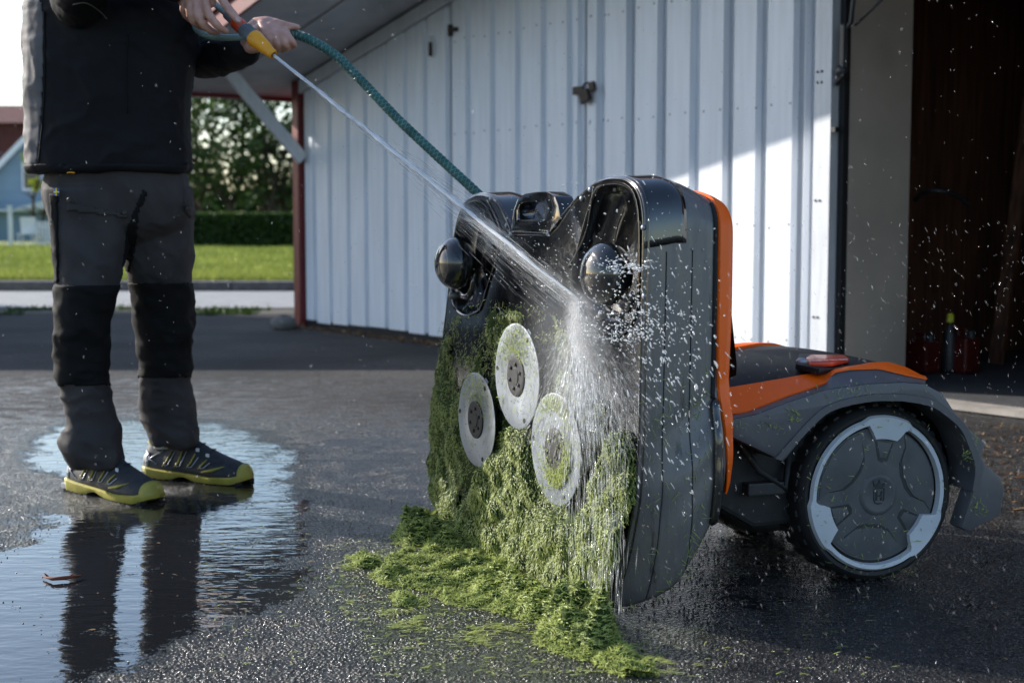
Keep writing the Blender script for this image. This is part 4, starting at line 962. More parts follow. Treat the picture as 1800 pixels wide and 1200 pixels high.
def wheel(dz, sgn, label=None):
    """drive wheel with its outer face at distance dz"""
    c = RP(0, dz, .197); A = RE*sgn; X, Y = RB, Z
    def pt(r, a, h): return c+A*h+(X*math.cos(math.radians(a))+Y*math.sin(math.radians(a)))*r
    w = B().lathe(c, A, [(.172,-.006),(.175,.001),(.183,.003),(.192,-.004),(.1955,-.016),(.196,-.055),(.1955,-.105),(.190,-.118),(.17,-.125),(.06,-.125)], 84, xax=X, cap=False).build('drive_wheel', M['rubber'], MO, smooth=True, angle=50)
    lug = None
    for k in range(36):
        a = k*10; b = B(); ax = ((Z*math.cos(math.radians(a))-RB*math.sin(math.radians(a))), A, (RB*math.cos(math.radians(a))+Z*math.sin(math.radians(a))))
        b.box(pt(.1965, a, -.038), (.007,.024,.0035), ax); b.box(pt(.1965, a+5, -.085), (.007,.024,.0035), ax)
        b.build('tread_lug', M['rubber'], w)
    # silver ring with three tabs, one closed profile
    Vo, Vi = [], []
    N = 144
    for i in range(N):
        a = i*360/N; tabv = max(0, 1-max(0, min(abs((a-q+180) % 360-180) for q in (82, 202, 322))-13)/5)
        tabo = max(0, 1-max(0, min(abs((a-q+180) % 360-180) for q in (82, 202, 322))-17)/5)
        Vo.append((.1715+.006*tabo, a)); Vi.append((.1560-.033*min(1, tabv), a))
    b = B(); b.v = [pt(r, a, .002) for r, a in Vo]+[pt(r-.0045, a, .0095) for r, a in Vo]+[pt(r+.002, a, .0085) for r, a in Vi]+[pt(r, a, -.006) for r, a in Vi]
    b.f = [(j*N+i, j*N+(i+1) % N, (j+1)*N+(i+1) % N, (j+1)*N+i) for j in range(3) for i in range(N)]
    b.build('rim_ring', M['rim_silver'], w, smooth=True, angle=35)
    B().lathe(c, A, [(.171,-.012),(.0,-.012)], 64, xax=X, cap=False).build('hub_back', M['hub_dark'], w)
    def wedge(name, a0, a1, rin, rout, h0, h1, m='hub_grey', bev=.003, flat=False):
        P = []
        n = 14
        for i in range(n+1):
            a = a0+(a1-a0)*i/n; P.append(pt(rout, a, h0))
        am = (a0+a1)/2; hw = (a1-a0)/2
        if flat: P += [pt(rin*1.25, am+hw*.62, h0), pt(rin, am+hw*.30, h0), pt(rin, am-hw*.30, h0), pt(rin*1.25, am-hw*.62, h0)]
        else: P += [pt(rin, am+hw*.5, h0), pt(rin, am-hw*.5, h0)]
        return B().prism(P, A*(h1-h0)).build(name, M[m], w, smooth=True, bevel=bev, angle=40)
    B().lathe(c, A, [(.1495,-.0118),(.1495,-.0035),(.060,.0030),(.0,.0030)], 72, xax=X, cap=False).build('hub_cover', M['hub_grey'], w, smooth=True, angle=40)
    # three broad raised panels and three recessed pockets between the spokes
    for q in (142, 22, 262):
        P = []
        def rr(r, a): return pt(r, a, 0)
        prof = [(.146,q-40),(.147,q-20),(.147,q),(.147,q+20),(.146,q+40)]
        # dark step line towards the centre
        step = [(.118,q-33),(.086,q-28),(.070,q-13),(.070,q+13),(.086,q+28),(.118,q+33)]
        b = B(); n = len(step); V = []
        for r, a in step:
            h = -.0035+(.1495-r)/.0895*.0065
            V += [pt(r-.0015, a, h+.0008), pt(r+.0055, a, h+.0008), pt(r+.0055, a, h-.004), pt(r-.0015, a, h-.004)]
        b.v = V; b.f = [(4*i+j, 4*i+4+j, 4*i+4+(j+1) % 4, 4*i+(j+1) % 4) for i in range(n-1) for j in range(4)]+[(0,3,2,1), tuple(4*(n-1)+j for j in range(4))]
        b.build('panel_step', M['hub_dark'], w)
        P = [pt(r+.007 if r < .14 else r, a, -.0035+(.1495-min(r,.149))/.0895*.0065) for r, a in prof+step[::-1]]
        B().prism([p-A*.003 for p in P], A*.0048).build('hub_panel', M['hub_grey'], w, smooth=True, bevel=.0012, angle=40)
    for q in (82, 202, 322):
        P = [(.119,q-11.5),(.1195,q),(.119,q+11.5),(.076,q+9),(.071,q),(.076,q-9)]
        b = B(); hh = lambda r: -.0035+(.1495-r)/.0895*.0065
        B().prism([pt(r, a, hh(r)-.004) for r, a in P], A*.0048).build('hub_pocket', M['hub_dark'], w)
        P2 = [(.119,q-9.5),(.119,q+9.5),(.082,q+5.5),(.082,q-5.5)]
        B().prism([pt(r, a, hh(r)-.003) for r, a in P2], A*.0045).build('hub_panel', M['hub_grey'], w, smooth=True, bevel=.001, angle=40)
    # centre boss with the raised emblem: crown over a shield holding an H
    boss = B().lathe(c, A, [(.050,.001),(.045,.006),(.038,.0075),(.036,.0068),(.0,.0068)], 48, xax=X, cap=False).build('hub_boss', M['hub_grey'], w, smooth=True, angle=40)
    def q2(x, y, h=.0068): return c+A*h+X*x+Y*y
    s = .001
    sh = [(-.013,.012),(-.013,-.010),(-.010,-.017),(-.004,-.020),(.004,-.020),(.010,-.017),(.013,-.010),(.013,.012),(.009,.015),(-.009,.015),(-.013,.012)]
    B().tube([q2(x, y) for x, y in sh], .0016, 6).build('emblem_shield', M['hub_dark'], boss, smooth=True)
    b = B()
    for x0, x1, y0, y1 in ((-.008,-.0045,-.013,.009),(.0045,.008,-.013,.009),(-.0045,.0045,-.004,.000)):
        b.prism([q2(x0,y0,.0066), q2(x1,y0,.0066), q2(x1,y1,.0066), q2(x0,y1,.0066)], A*.0024)
    b.build('emblem_letter', M['hub_dark'], boss)
    b = B(); cr = [(-.013,.018),(.013,.018),(.015,.028),(.008,.022),(.0,.030),(-.008,.022),(-.015,.028)]
    b.prism([q2(x, y, .0066) for x, y in cr], A*.0018)
    for x, y in ((-.015,.0295),(0,.0315),(.015,.0295)): b.ball(q2(x,y,.0072), .0017, n=8, m=6)
    b.build('emblem_crown', M['hub_dark'], boss)
carriage()
wheel(0.0, 1)
wheel(-.62, -1)
# ---------------------------------------------------------------- the man with the hose
PS = empty('person', (-1.08, 4.2, 0), 'man in black and grey jacket and work trousers spraying water from a hand nozzle', 'person')
PXM = lambda Y: Y/F
def rings(b, L, n=28, ex=2.3, rot=0.0):
    """L: (px, py, half width px, half depth m, Y)"""
    V = []
    for (px, py, hw, hd, Y) in L:
        c = at(px, py, Y); r = hw*PXM(Y)
        for k in range(n):
            a = 2*math.pi*k/n; ca, sa = math.cos(a), math.sin(a)
            x = math.copysign(abs(ca)**(2/ex), ca)*r; y = math.copysign(abs(sa)**(2/ex), sa)*hd
            V.append(c+Vector((x, y, 0)))
    m = len(L); Fc = [(i*n+k, (i+1)*n+k, (i+1)*n+(k+1) % n, i*n+(k+1) % n) for i in range(m-1) for k in range(n)]
    Fc += [tuple(range(n)), tuple((m-1)*n+k for k in range(n))[::-1]]
    return b.add(V, Fc)
def interp(L, k=5):
    A = [Vector(l[:3]) for l in L]; B_ = [Vector((l[3], l[4], 0)) for l in L]; a = catmull(A, k); c = catmull(B_, k)
    return [(p.x, p.y, p.z, q.x, q.y) for p, q in zip(a, c)]
def capsule(b, P, R, n=14, k=4):
    pts = catmull(P, k); rr = [x.x for x in catmull([Vector((r, 0, 0)) for r in R], k)]
    b.tube(pts, rr, n); b.ball(pts[0], rr[0], n=12, m=8); b.ball(pts[-1], rr[-1], n=12, m=8); return b

# nozzle geometry first: hands close on it
HIT = onplane(1016, 527, DP(0,0,-.02), DPN)
TIP = at(481, 97, 3.90); JD = (HIT-TIP).normalized(); ND = (TIP-at(392, 20, 3.99)).normalized()
def nz(t): return TIP-ND*t        # t metres behind the mouth
def nozzle():
    r = empty('spray_nozzle', tuple(nz(.1)), 'orange, grey and yellow hand nozzle gripped by the man, water leaving its tip', 'nozzle')
    def la(P): return B().lathe(TIP, -ND, [(b_, a) for a, b_ in P], 28)
    fr = B(); prof = [(.0,.0075),(.0,.0120),(.006,.0145),(.012,.0140),(.024,.0165),(.060,.0215),(.078,.0235),(.088,.0225),(.092,.018),(.092,.0)]
    fr.lathe(TIP, -ND, [(b_, a) for a, b_ in prof], 16, cap=False); fr.build('yellow_head', M['nozzle_yellow'], r, smooth=True, angle=25)
    la([(.003,.0),(.0029,.0080)]).build('mouth', M['gap_black'], r)
    g = la([(.088,.0),(.088,.0195),(.094,.0205),(.125,.0190),(.132,.0175),(.132,.0)]).build('grey_collar', M['nozzle_grey'], r, smooth=True, angle=30)
    a = ND.cross(Z).normalized(); b_ = ND.cross(a)
    for k in range(16):
        w = k*math.pi/8; o = a*math.cos(w)+b_*math.sin(w)
        B().box(nz(.110)+o*.0200, (.0016,.0014,.014), (ND.cross(o).normalized(), o, ND)).build('grip_rib', M['nozzle_grey'], g)
    la([(.131,.0),(.131,.0165),(.136,.0185),(.150,.0195),(.164,.0180),(.168,.0150),(.168,.0)]).build('red_ring', M['nozzle_red'], r, smooth=True, angle=30)
    la([(.166,.0),(.166,.0145),(.20,.0135),(.205,.0125),(.205,.0)]).build('hose_connector', M['nozzle_grey'], r, smooth=True, angle=30)
nozzle()
def hose():
    r = empty('garden_hose', tuple(at(700,200,4.0)), 'green woven garden hose looping from the nozzle through his hand to behind the mower', 'hose')
    P1 = [nz(.20), nz(.235), at(357,-8,4.06), at(343,18,4.08), at(343,46,4.06), at(356,60,4.02), at(385,66,4.0), at(425,66,4.02), at(470,60,4.05), at(505,58,4.07), at(520,62,4.08)]
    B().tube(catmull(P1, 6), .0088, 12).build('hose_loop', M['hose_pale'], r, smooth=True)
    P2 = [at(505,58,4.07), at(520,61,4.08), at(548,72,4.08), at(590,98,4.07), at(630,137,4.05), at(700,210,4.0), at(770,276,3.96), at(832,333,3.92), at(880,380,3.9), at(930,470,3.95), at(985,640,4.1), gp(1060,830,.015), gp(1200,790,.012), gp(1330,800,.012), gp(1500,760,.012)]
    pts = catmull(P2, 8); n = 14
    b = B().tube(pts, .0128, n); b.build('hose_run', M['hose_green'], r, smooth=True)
    # woven jacket: two counter-wound raised threads
    for sg in (1, -1):
        for ph in range(3):
            q = []; L = 0
            fine = catmull(P2[:9], 60)
            for i, p in enumerate(fine[:-1]):
                t = (fine[i+1]-p); L += t.length; t = t.normalized(); a = t.cross(Z).normalized(); c = t.cross(a); w = sg*L*150+ph*2.1
                q.append(p+(a*math.cos(w)+c*math.sin(w))*.0129)
            B().tube(q, .0011, 3, False).build('hose_braid', M['shell_grey'] if False else M['hose_pale'], r)
hose()

def bodymesh():
    b = B()
    # torso, pelvis and legs inside the clothes
    rings(b, interp([(200,-38,40,.06,4.15),(200,-20,100,.10,4.15),(197,20,112,.115,4.15),(194,130,104,.11,4.15),(194,230,100,.105,4.15),(200,315,92,.085,4.17),(206,355,70,.06,4.18)]))
    for L in LEGS: 
        rings(b, [(x, y, h*.66, d*.66, Y) for x, y, h, d, Y in L[1:-2]])
    for (a, c, Y) in ((168,790,4.13),(300,748,4.37)):
        capsule(b, [at(a-4, c-110, Y), at(a, c-60, Y), at(a+2, c+6, Y)], [.042,.034,.026])
    # neck and head, turned down towards the mower
    S = Vector((-1.16, 4.14, 0)); fw = Vector((.80,-.52,-.30)).normalized(); sd = fw.cross(Z).normalized(); up = sd.cross(fw)
    H = S+Vector((.05,-.03,1.665)); HEAD.update(c=H, f=fw, s=sd, u=up)
    capsule(b, [S+Z*1.44, S+Vector((.02,-.015,1.55)), H-up*.02-fw*.02], [.062,.056,.06])
    b.ball(H+up*.02-fw*.012, (.076,.096,.105), (sd, fw, up), 24, 16)
    b.ball(H-up*.055+fw*.022, (.058,.072,.070), (sd, fw, up), 20, 12)        # jaw
    b.ball(H-up*.10+fw*.062, (.026,.024,.022), (sd, fw, up), 12, 8)         # chin
    b.tube([H+up*.022+fw*.088, H-up*.006+fw*.104, H-up*.022+fw*.112, H-up*.032+fw*.094], [.008,.010,.013,.009], 10)
    b.ball(H+up*.034+fw*.082, (.052,.014,.010), (sd, fw, up), 16, 8)         # brow
    b.tube([H-up*.058+fw*.088+sd*.022, H-up*.056+fw*.098, H-up*.058+fw*.088-sd*.022], [.004,.0075,.004], 8)
    b.tube([H-up*.070+fw*.086+sd*.018, H-up*.072+fw*.094, H-up*.070+fw*.086-sd*.018], [.004,.008,.004], 8)
    for q in (1,-1):
        b.ball(H+sd*(.077*q)-fw*.008, (.008,.018,.030), (sd, fw, up), 12, 8)
        b.ball(H+sd*(.045*q)+fw*.055-up*.02, (.026,.026,.026), (sd, fw, up), 12, 8)
    # right arm and hand, closed on the nozzle
    W1 = at(322,-22,3.93)
    capsule(b, [at(150,-5,4.0), at(150,-45,3.80), at(235,-50,3.82), W1], [.05,.042,.038,.029])
    def fing(P, R): capsule(b, P, R, 12, 5)
    capsule(b, [W1, at(338,-4,3.935), at(352,12,3.945)], [.029,.032,.027])
    capsule(b, [at(330,-16,3.93), at(352,-6,3.94), at(368,2,3.945)], [.024,.027,.020])
    capsule(b, [at(326,-4,3.96), at(335,12,3.965), at(342,24,3.97)], [.026,.025,.018])
    # thumb along the top of the nozzle, nail up
    fing([at(366,-22,3.93), at(384,-12,3.925), at(397,10,3.915), at(410,26,3.905), at(420,38,3.897)], [.015,.0145,.0120,.0120,.0092])
    fing([at(360,-10,3.93), at(362,12,3.905), at(372,33,3.895), at(385,48,3.905), at(398,55,3.925)], [.0135,.0125,.0118,.0108,.0085])
    fing([at(346,-4,3.925), at(346,20,3.905), at(355,40,3.905), at(370,54,3.925), at(384,58,3.95)], [.0135,.0125,.0116,.0105,.008])
    fing([at(334,-2,3.925), at(333,18,3.91), at(338,35,3.915), at(352,47,3.94), at(366,50,3.965)], [.0130,.0120,.0110,.010,.008])
    fing([at(325,-4,3.93), at(322,13,3.925), at(325,26,3.94), at(337,37,3.965), at(348,40,3.985)], [.0115,.0105,.0095,.0085,.007])
    # left arm and hand, holding the hose
    W2 = at(436,82,4.10)
    capsule(b, [at(285,5,4.25), at(340,104,4.32), at(390,98,4.22), W2], [.05,.042,.036,.027])
    capsule(b, [W2, at(446,68,4.085), at(462,56,4.075)], [.027,.030,.026])
    capsule(b, [at(440,52,4.10), at(462,42,4.09), at(484,42,4.085)], [.020,.021,.016])
    capsule(b, [at(440,84,4.07), at(458,80,4.06), at(474,78,4.06)], [.018,.019,.014])
    capsule(b, [at(452,44,4.10), at(478,46,4.09), at(496,52,4.09)], [.022,.022,.016])
    fing([at(470,42,4.085), at(490,42,4.075), at(507,46,4.07), at(523,48,4.065)], [.0150,.0125,.0110,.0090])
    for i in range(4):
        x = 464+13.5*i; y = 50+2.2*i; R = [.0125,.0118,.0108,.0098,.008]
        if i == 3: R = [r*.88 for r in R]
        ex = (0,1.5,1.0,-4)[i]
        fing([at(x-4,y-6,4.065), at(x+2,y+6,4.040), at(x+9,y+20+ex,4.030), at(x+13,y+33+ex-3*i*.6,4.045), at(x+6,y+38+ex-3*i*.6,4.070)], R)
    def dsp(co, no):
        hand = (co[:,2] > 1.2)*(co[:,0] > -1.02)
        return hand*(fbm(co[:,0]*130, co[:,1]*130, co[:,2]*130, 2)-.5)*.0022
    return remeshed('body', b, .0042, M['skin'], PS, 4, dsp)
HEAD = {}
LEGS = [
 [(152,330,72.0,.095,4.12),(158,400,65.7,.095,4.12),(160,440,58.0,.09,4.11),(155,501,50.4,.085,4.10),(146,568,45.9,.078,4.10),(145,620,43.2,.074,4.11),(147,672,41.4,.072,4.12),(163,735,41.4,.075,4.13),(161,778,51.3,.082,4.13),(166,800,49.4,.078,4.13),(174,816,41.8,.070,4.13)],
 [(262,330,72.0,.095,4.20),(276,400,62.8,.095,4.22),(280,465,56.2,.09,4.25),(283,501,50.4,.085,4.27),(287,555,48.6,.080,4.30),(290,620,44.1,.074,4.33),(291,672,42.3,.072,4.35),(297,728,47.7,.078,4.37),(304,756,45.6,.075,4.37),(306,778,38.9,.068,4.37)]]
def folds(co, s=1.0, zk=20, fx=5):
    """cloth folds: sharpened stretched noise"""
    n = fbm(co[:,0]*fx+.6*np.sin(co[:,2]*9), co[:,1]*fx, co[:,2]*zk+4*co[:,0], 3); return (1-np.abs(n-.5)*2)**3*s
def clothes():
    b = B(); rings(b, interp([(203,292,118,.115,4.15),(206,340,128,.120,4.16),(209,385,121,.105,4.17),(214,408,104,.085,4.18),(216,425,70,.06,4.19)]), ex=2.5)
    for L in LEGS: rings(b, interp(L), ex=2.4)
    def dt(co, no):
        z = co[:,2]; a = np.interp(z, [.08,.13,.22,.40,.50,.62,.72,.82,.95], [.016,.016,.009,.009,.011,.009,.008,.006,.004])
        f = folds(co, 1, np.interp(z, [0,.95], [17,12]), 7)
        f2 = folds(co+3.3, 1, 9, 9)
        return a*(f-.35)+a*.7*(f2-.35)+(fbm(co[:,0]*60, co[:,1]*60, co[:,2]*60, 2)-.5)*.0015
    T = remeshed('trousers', b, .006, M['trouser_grey'], PS, 5, dt)
    Yt = 4.2
    def pxy(co): return project_np(co[:,0], co[:,1], co[:,2])
    def knee(poly, yl):
        def f(co, no):
            px, py = pxy(co); return inpoly(px, py, poly) & (no[:,1] < .35) & (np.abs(co[:,1]-yl) < .12)
        return f
    def sel(y0, y1, side):
        def f(co, no):
            px, py = pxy(co); mid = np.where(side == 0, 1, -1)
            onleg = (px < 224) if side == 0 else (px > 224)
            fr = no[:,0]*.55+no[:,1]*-.8
            return onleg & (py > y0) & (py < y1) & (fr > -.35)
        return f
    extract('knee_panel', T, sel(500, 678, 0), .0035, M['trouser_black'], PS)
    extract('knee_panel', T, sel(496, 664, 1), .0035, M['trouser_black'], PS)
    # pocket patches, flaps, studs, crotch gusset and the small flag tab
    def region(poly, nm, m, off, side_ok=lambda no: no[:,1] < .3): extract(nm, T, lambda co, no: inpoly(*pxy(co), poly) & side_ok(no), off, M[m], PS)
    region([(118,352),(232,378),(222,386),(212,383),(116,372)], 'pocket_flap', 'trouser_grey', .005)
    region([(322,330),(342,330),(342,378),(332,384),(322,372)], 'pocket_flap', 'trouser_grey', .005)
    region([(250,330),(262,340),(246,372),(240,440),(226,480),(214,470),(222,400)], 'gusset', 'trouser_black', .003)
    region([(88,338),(103,338),(105,420),(104,498),(96,498)], 'side_pocket', 'trouser_black', .006, lambda no: no[:,1] < .6)
    for (x, y, Y) in ((123,352,3.99),(219,374,4.05),(331,366,4.10)):
        B().lathe(at(x, y, Y+.012), Vector((.1,-1,.1)), [(.0085,0),(.0085,.004),(.005,.007),(.002,.006)], 14).build('snap_stud', M['rust_metal'], PS, smooth=True)
    fl = B().prism([at(95,331,4.02), at(104,331,4.01), at(104,344,4.01), at(95,344,4.02)], Vector((.0005,-.003,0))).build('flag_tab', M['flag_blue'], PS)
    B().prism([at(98.2,330.8,4.014), at(100.2,330.8,4.012), at(100.2,344.2,4.012), at(98.2,344.2,4.014)], Vector((.0005,-.0035,0))).build('flag_cross', M['flag_yellow'], fl)
    B().prism([at(94.8,336.5,4.016), at(104.2,336.5,4.006), at(104.2,338.8,4.006), at(94.8,338.8,4.016)], Vector((.0005,-.0040,0))).build('flag_cross', M['flag_yellow'], fl)
    B().tube([at(118,304,4.02), at(124,303,4.015), at(131,304,4.012)], .002, 6).build('belt_glint', M['nozzle_yellow'], PS)
    # jacket
    b = B()
    rings(b, interp([(193,300,136,.135,4.15),(193,285,139,.140,4.15),(191,220,138,.142,4.15),(193,130,143,.148,4.15),(198,50,148,.150,4.15),(201,5,146,.145,4.15),(203,-18,120,.125,4.15),(205,-36,70,.085,4.15),(207,-52,50,.070,4.15)]), ex=2.7)
    capsule(b, [at(140,0,4.0), at(148,-50,3.80), at(235,-52,3.82), at(308,-28,3.925)], [.075,.064,.056,.043], 18)
    capsule(b, [at(290,5,4.24), at(345,98,4.31), at(395,96,4.21), at(434,86,4.115)], [.072,.060,.052,.040], 18)
    def dj(co, no):
        px, py = project_np(co[:,0], co[:,1], co[:,2]); arm = (px > 345)
        f = folds(co, 1, 7, 6); f2 = folds(co+1.7, 1, 22, 10)
        return (.008+.004*arm)*(f-.3)+.003*(f2-.3)+(fbm(co[:,0]*50, co[:,1]*50, co[:,2]*50, 2)-.5)*.0012
    J = remeshed('jacket', b, .006, M['jacket_black'], PS, 5, dj)
    Je = lambda poly, nm, m, off, ok=lambda no: no[:,1] < .9: extract(nm, J, lambda co, no: inpoly(*pxy(co), poly) & ok(no), off, M[m], PS)
    Je([(40,-120),(66,-60),(78,40),(77,120),(74,200),(66,288),(52,296),(40,290)], 'grey_side_panel', 'jacket_grey', .002)
    Je([(40,288),(360,286),(360,320),(40,320)], 'hem_band', 'jacket_black', .005)
    for P in ([(78,20),(79,120),(76,200),(68,285)], [(128,8),(150,5),(172,18),(188,34)], [(225,60),(222,130),(224,200)]):
        pts = [at(x, y, 3.985) for x, y in P]
        pts2 = []
        for (x, y) in [(p.x, p.y) for p in catmull([Vector((a, c, 0)) for a, c in P], 6)]:
            o_ = Vector((0,0,CAMZ)); d = ray(x, y).normalized()
            ok, loc, nrm, idx = J.ray_cast(J.matrix_world.inverted() @ o_ if False else o_-Vector((0,0,0)), d)
            if ok: pts2.append(loc+nrm*.001)
        if len(pts2) > 3: B().tube(pts2, .0022, 6).build('jacket_seam', M['jacket_grey'] if P[0][0] == 128 else M['trouser_black'], PS, smooth=True)
    return T, J
T_, J_ = clothes()
BODY = bodymesh()
def head_bits():
    H, f, s, u = HEAD['c'], HEAD['f'], HEAD['s'], HEAD['u']
    for q in (1,-1):
        e = B().ball(H+u*.018+f*.080+s*(.030*q), .0125, n=16, m=12).build('eye', M['house_white'], BODY, smooth=True)
    for q in (1,-1): B().ball(H+u*.016+f*.0885+s*(.030*q), .0055, n=12, m=8).build('iris', M['glass_dark'], BODY, smooth=True)
    b = B(); b.ball(H+u*.035-f*.022, (.083,.097,.100), (s, f, u), 28, 18)
    extract('hair', b.build('tmp', M['hair'], None, smooth=True), lambda co, no: ((co-np.array(H))@np.array(u) > .045) | ((co-np.array(H))@np.array(f) < -.01), .001, M['hair'], PS)
    bpy.data.objects.remove(bpy.data.objects['tmp'])
    for i, (x, y, Y) in enumerate(((418,35,3.8885),)):
        c = at(x, y, Y); nrm = Vector((.25,-.8,.55)).normalized(); d = (at(420,38,3.9)-at(410,26,3.9)).normalized(); sd2 = nrm.cross(d)
        B().ball(c, (.0062,.0085,.0022), (sd2, d, nrm), 14, 8).build('thumbnail', M['nail'], BODY, smooth=True)
    for i in range(4):
        pass
head_bits()

def shoe(heel, toe, lift, label):
    """heel, toe ground points; real trail shoe proportions"""
    L = (toe-heel).length; f = (toe-heel).normalized(); s = f.cross(Z).normalized()
    if s.y > 0: s = -s           # s points to the camera side
    sc = L/.31
    def q(t, x, z): return heel+f*(t*L)+s*(x*sc)+Z*(z*sc)
    hw = lambda t: tab(t, [(0,.024),(.05,.032),(.2,.036),(.45,.038),(.72,.047),(.84,.045),(.91,.040),(.955,.031),(.985,.019),(1.0,.006)])
    top = lambda t: tab(t, [(0,.078),(.05,.096),(.18,.088),(.30,.100),(.38,.116),(.46,.108),(.60,.086),(.75,.068),(.88,.056),(.95,.047),(1.0,.030)])
    sh = lambda t: tab(t, [(0,.028),(.15,.024),(.45,.019),(.7,.015),(.9,.018),(1,.024)])
    N = 30; n = 20
    def loft(zb, zt, wf, ex=2.6):
        V = []
        for i in range(N+1):
            t = i/N*.998+.001; h = hw(t)*wf(t); b0, b1 = zb(t), zt(t); cz = b0; 
            for k in range(n):
                a = math.pi*k/(n-1); ca, sa = math.cos(a), math.sin(a)
                x = math.copysign(abs(ca)**(2/ex), ca)*h*(1-.35*max(0, sa)**2*(1 if zt(t) > .05 else 0)); z = cz+(b1-b0)*abs(sa)**(2/ex)
                V.append(q(t, x, z))
        Fc = [(i*n+k, (i+1)*n+k, (i+1)*n+k+1, i*n+k+1) for i in range(N) for k in range(n-1)]
        Fc += [((i+1)*n, i*n, i*n+n-1, (i+1)*n+n-1) for i in range(N)]+[tuple(range(n)), tuple(N*n+k for k in range(n))[::-1]]
        return B().add(V, Fc)
    r = empty('trail_shoe', tuple(heel), label, 'shoe', 'the man\'s pair of trail shoes') if False else None
    up = loft(lambda t: .016, top, lambda t: 1.0, 2.4).build('shoe', M['shoe_black'], PS, smooth=True)
    tread = lambda t: .006+.004*(1 if int(t*22) % 2 else 0)
    V = []; N2 = 80
    for i in range(N2+1):
        t = -.008+1.016*i/N2; tc = min(1, max(0, t)); h = hw(tc)*1.06+.003; arch = .010*math.exp(-((tc-.42)/.10)**2); z0 = (.002+arch if True else 0); z1 = sh(tc); zt_ = .012*max(0, (tc-.9)/.1)
        V += [q(t,-h*.94,z0+zt_), q(t,-h,z0+.006+zt_), q(t,-h*1.0,z1), q(t,-h*.85,z1+.004), q(t,h*.85,z1+.004), q(t,h*1.0,z1), q(t,h,z0+.006+zt_), q(t,h*.94,z0+zt_)]
    Fc = [(8*i+k, 8*i+8+k, 8*i+8+(k+1) % 8, 8*i+(k+1) % 8) for i in range(N2) for k in range(8)]+[tuple(range(8)), tuple(8*N2+k for k in range(8))[::-1]]
    B().add(V, Fc).build('sole', M['shoe_yellow'], up, smooth=True, angle=50)
    b = B()
    for i in range(14):
        t = .02+i*.07
        if .33 < t < .52: continue
        for x in (-1, 1): b.box(q(t, x*hw(t)*.8, .004), (.008*sc, .010*sc, .0045), (f, s, Z))
    b.build('outsole_lugs', M['shoe_silver'] if False else M['rubber'], up)
    hl = B()
    for t in (-.01,.02,.06): hl.box(q(t, .026, .012), (.008, .01, .008), (f, s, Z))
    hl.build('heel_lugs', M['shoe_silver'], up, bevel=.002)
    def lofted(nm, t0, t1, zf0, zf1, m, off=.0022):
        def pr(co, no):
            d = co-np.array(heel); t = d@np.array(f)/L; z = d[:,2]/sc; h = z/np.interp(t, [0,1], [.1,.05])
            tt = (t-t0)/(t1-t0); return (t > t0) & (t < t1) & (z > zf0(tt)) & (z < zf1(tt))
        return extract(nm, up, pr, off, M[m], up)
    lofted('toe_cap', .905, 1.01, lambda a: 0*a, lambda a: .2+0*a, 'shoe_yellow', .0028)
    lofted('heel_counter', -.1, .10, lambda a: .030+0*a, lambda a: .072+0*a, 'shoe_silver', .0022)
    # overlays on the camera side: strips from the laces down to the sole
    def surf(t, z):
        # point on the camera side surface
        h = hw(t); zt = top(t); k = max(0, min(1, (z-.016)/(zt-.016))); sa = k**(2.4/2); ca = math.sqrt(max(0, 1-sa*sa)); x = ca**(2/2.4)*h*(1-.35*sa**2*(1 if zt > .05 else 0)); return q(t, x+.0022, z)
    for t0 in (.24,.36,.48,.60):
        B().tube([surf(t0+.05, top(t0+.05)*.76), surf(t0+.02, .050), surf(t0-.02, .036)], [.0015,.0032,.0012], 6).build('side_strip', M['shoe_yellow'], up, smooth=True)
        B().tube([surf(t0+.085, top(t0+.08)*.70), surf(t0+.035, .040), surf(t0+.005, .038), surf(t0-.005, .046)], .0015, 6).build('side_piping', M['shoe_silver'], up, smooth=True)
    B().tube([surf(.62,.030), surf(.72,.036), surf(.82,.046)], [.002,.005,.001], 8).build('fore_strip', M['shoe_yellow'], up, smooth=True)
    B().tube([surf(.03,.040), surf(.10,.056), surf(.20,.074)], .0018, 6).build('side_piping', M['shoe_silver'], up, smooth=True)
    B().tube([surf(.03,.070), surf(.09,.050), surf(.16,.040)], .0018, 6).build('side_piping', M['shoe_silver'], up, smooth=True)
    for t0 in (.34,.44,.54,.64):
        c = surf(t0, top(t0)*.86); B().box(c, (.0060, .0018, .0055), (f, s, Z)).build('lace_loop', M['house_white'], up, bevel=.001)
        c2 = q(t0, -hw(t0)*.35, top(t0)*.98); B().tube([c, q(t0+.01, 0, top(t0+.01)+.003), c2], .0019, 6).build('lace', M['black_cloth'], up, smooth=True)
    B().tube([q(.36,.0,.112), q(.42,.004,.126), q(.50,.012,.120), q(.49,.02,.104), q(.42,.012,.110)], .0022, 6).build('lace_pull', M['black_cloth'], up, smooth=True)
    b = B(); b.tube([q(.33,0,.085), q(.35,0,.115), q(.37,0,.142)], [.020,.024,.012], 12)
    b.build('tongue', M['black_cloth'], up, smooth=True)
    B().tube([q(.31,.020,.108), q(.335,.012,.138), q(.36,-.002,.150), q(.35,-.018,.132)], .0022, 6).build('tongue_trim', M['shoe_yellow'], up, smooth=True)
    col = [q(.02,0,.094)]+[q(.02+.03*i, .030*math.sin(min(1,(i+1)/4)*math.pi/2), tab(i/9,[(0,.098),(.4,.086),(1,.108)])) for i in range(1,10)]
    B().tube(catmull(col,3), .0028, 6).build('collar_trim', M['shoe_yellow'], up, smooth=True)
    B().lathe(q(.17,0,.078), Z, [(.036,0),(.035,.02),(.034,.034),(.034,.06)], 20).build('sock', M['sock'], up, smooth=True)
    return up
shoe(gp(132,858), gp(276,885), 0, 'near')
shoe(gp(262,836), gp(441,850), 0, 'far')
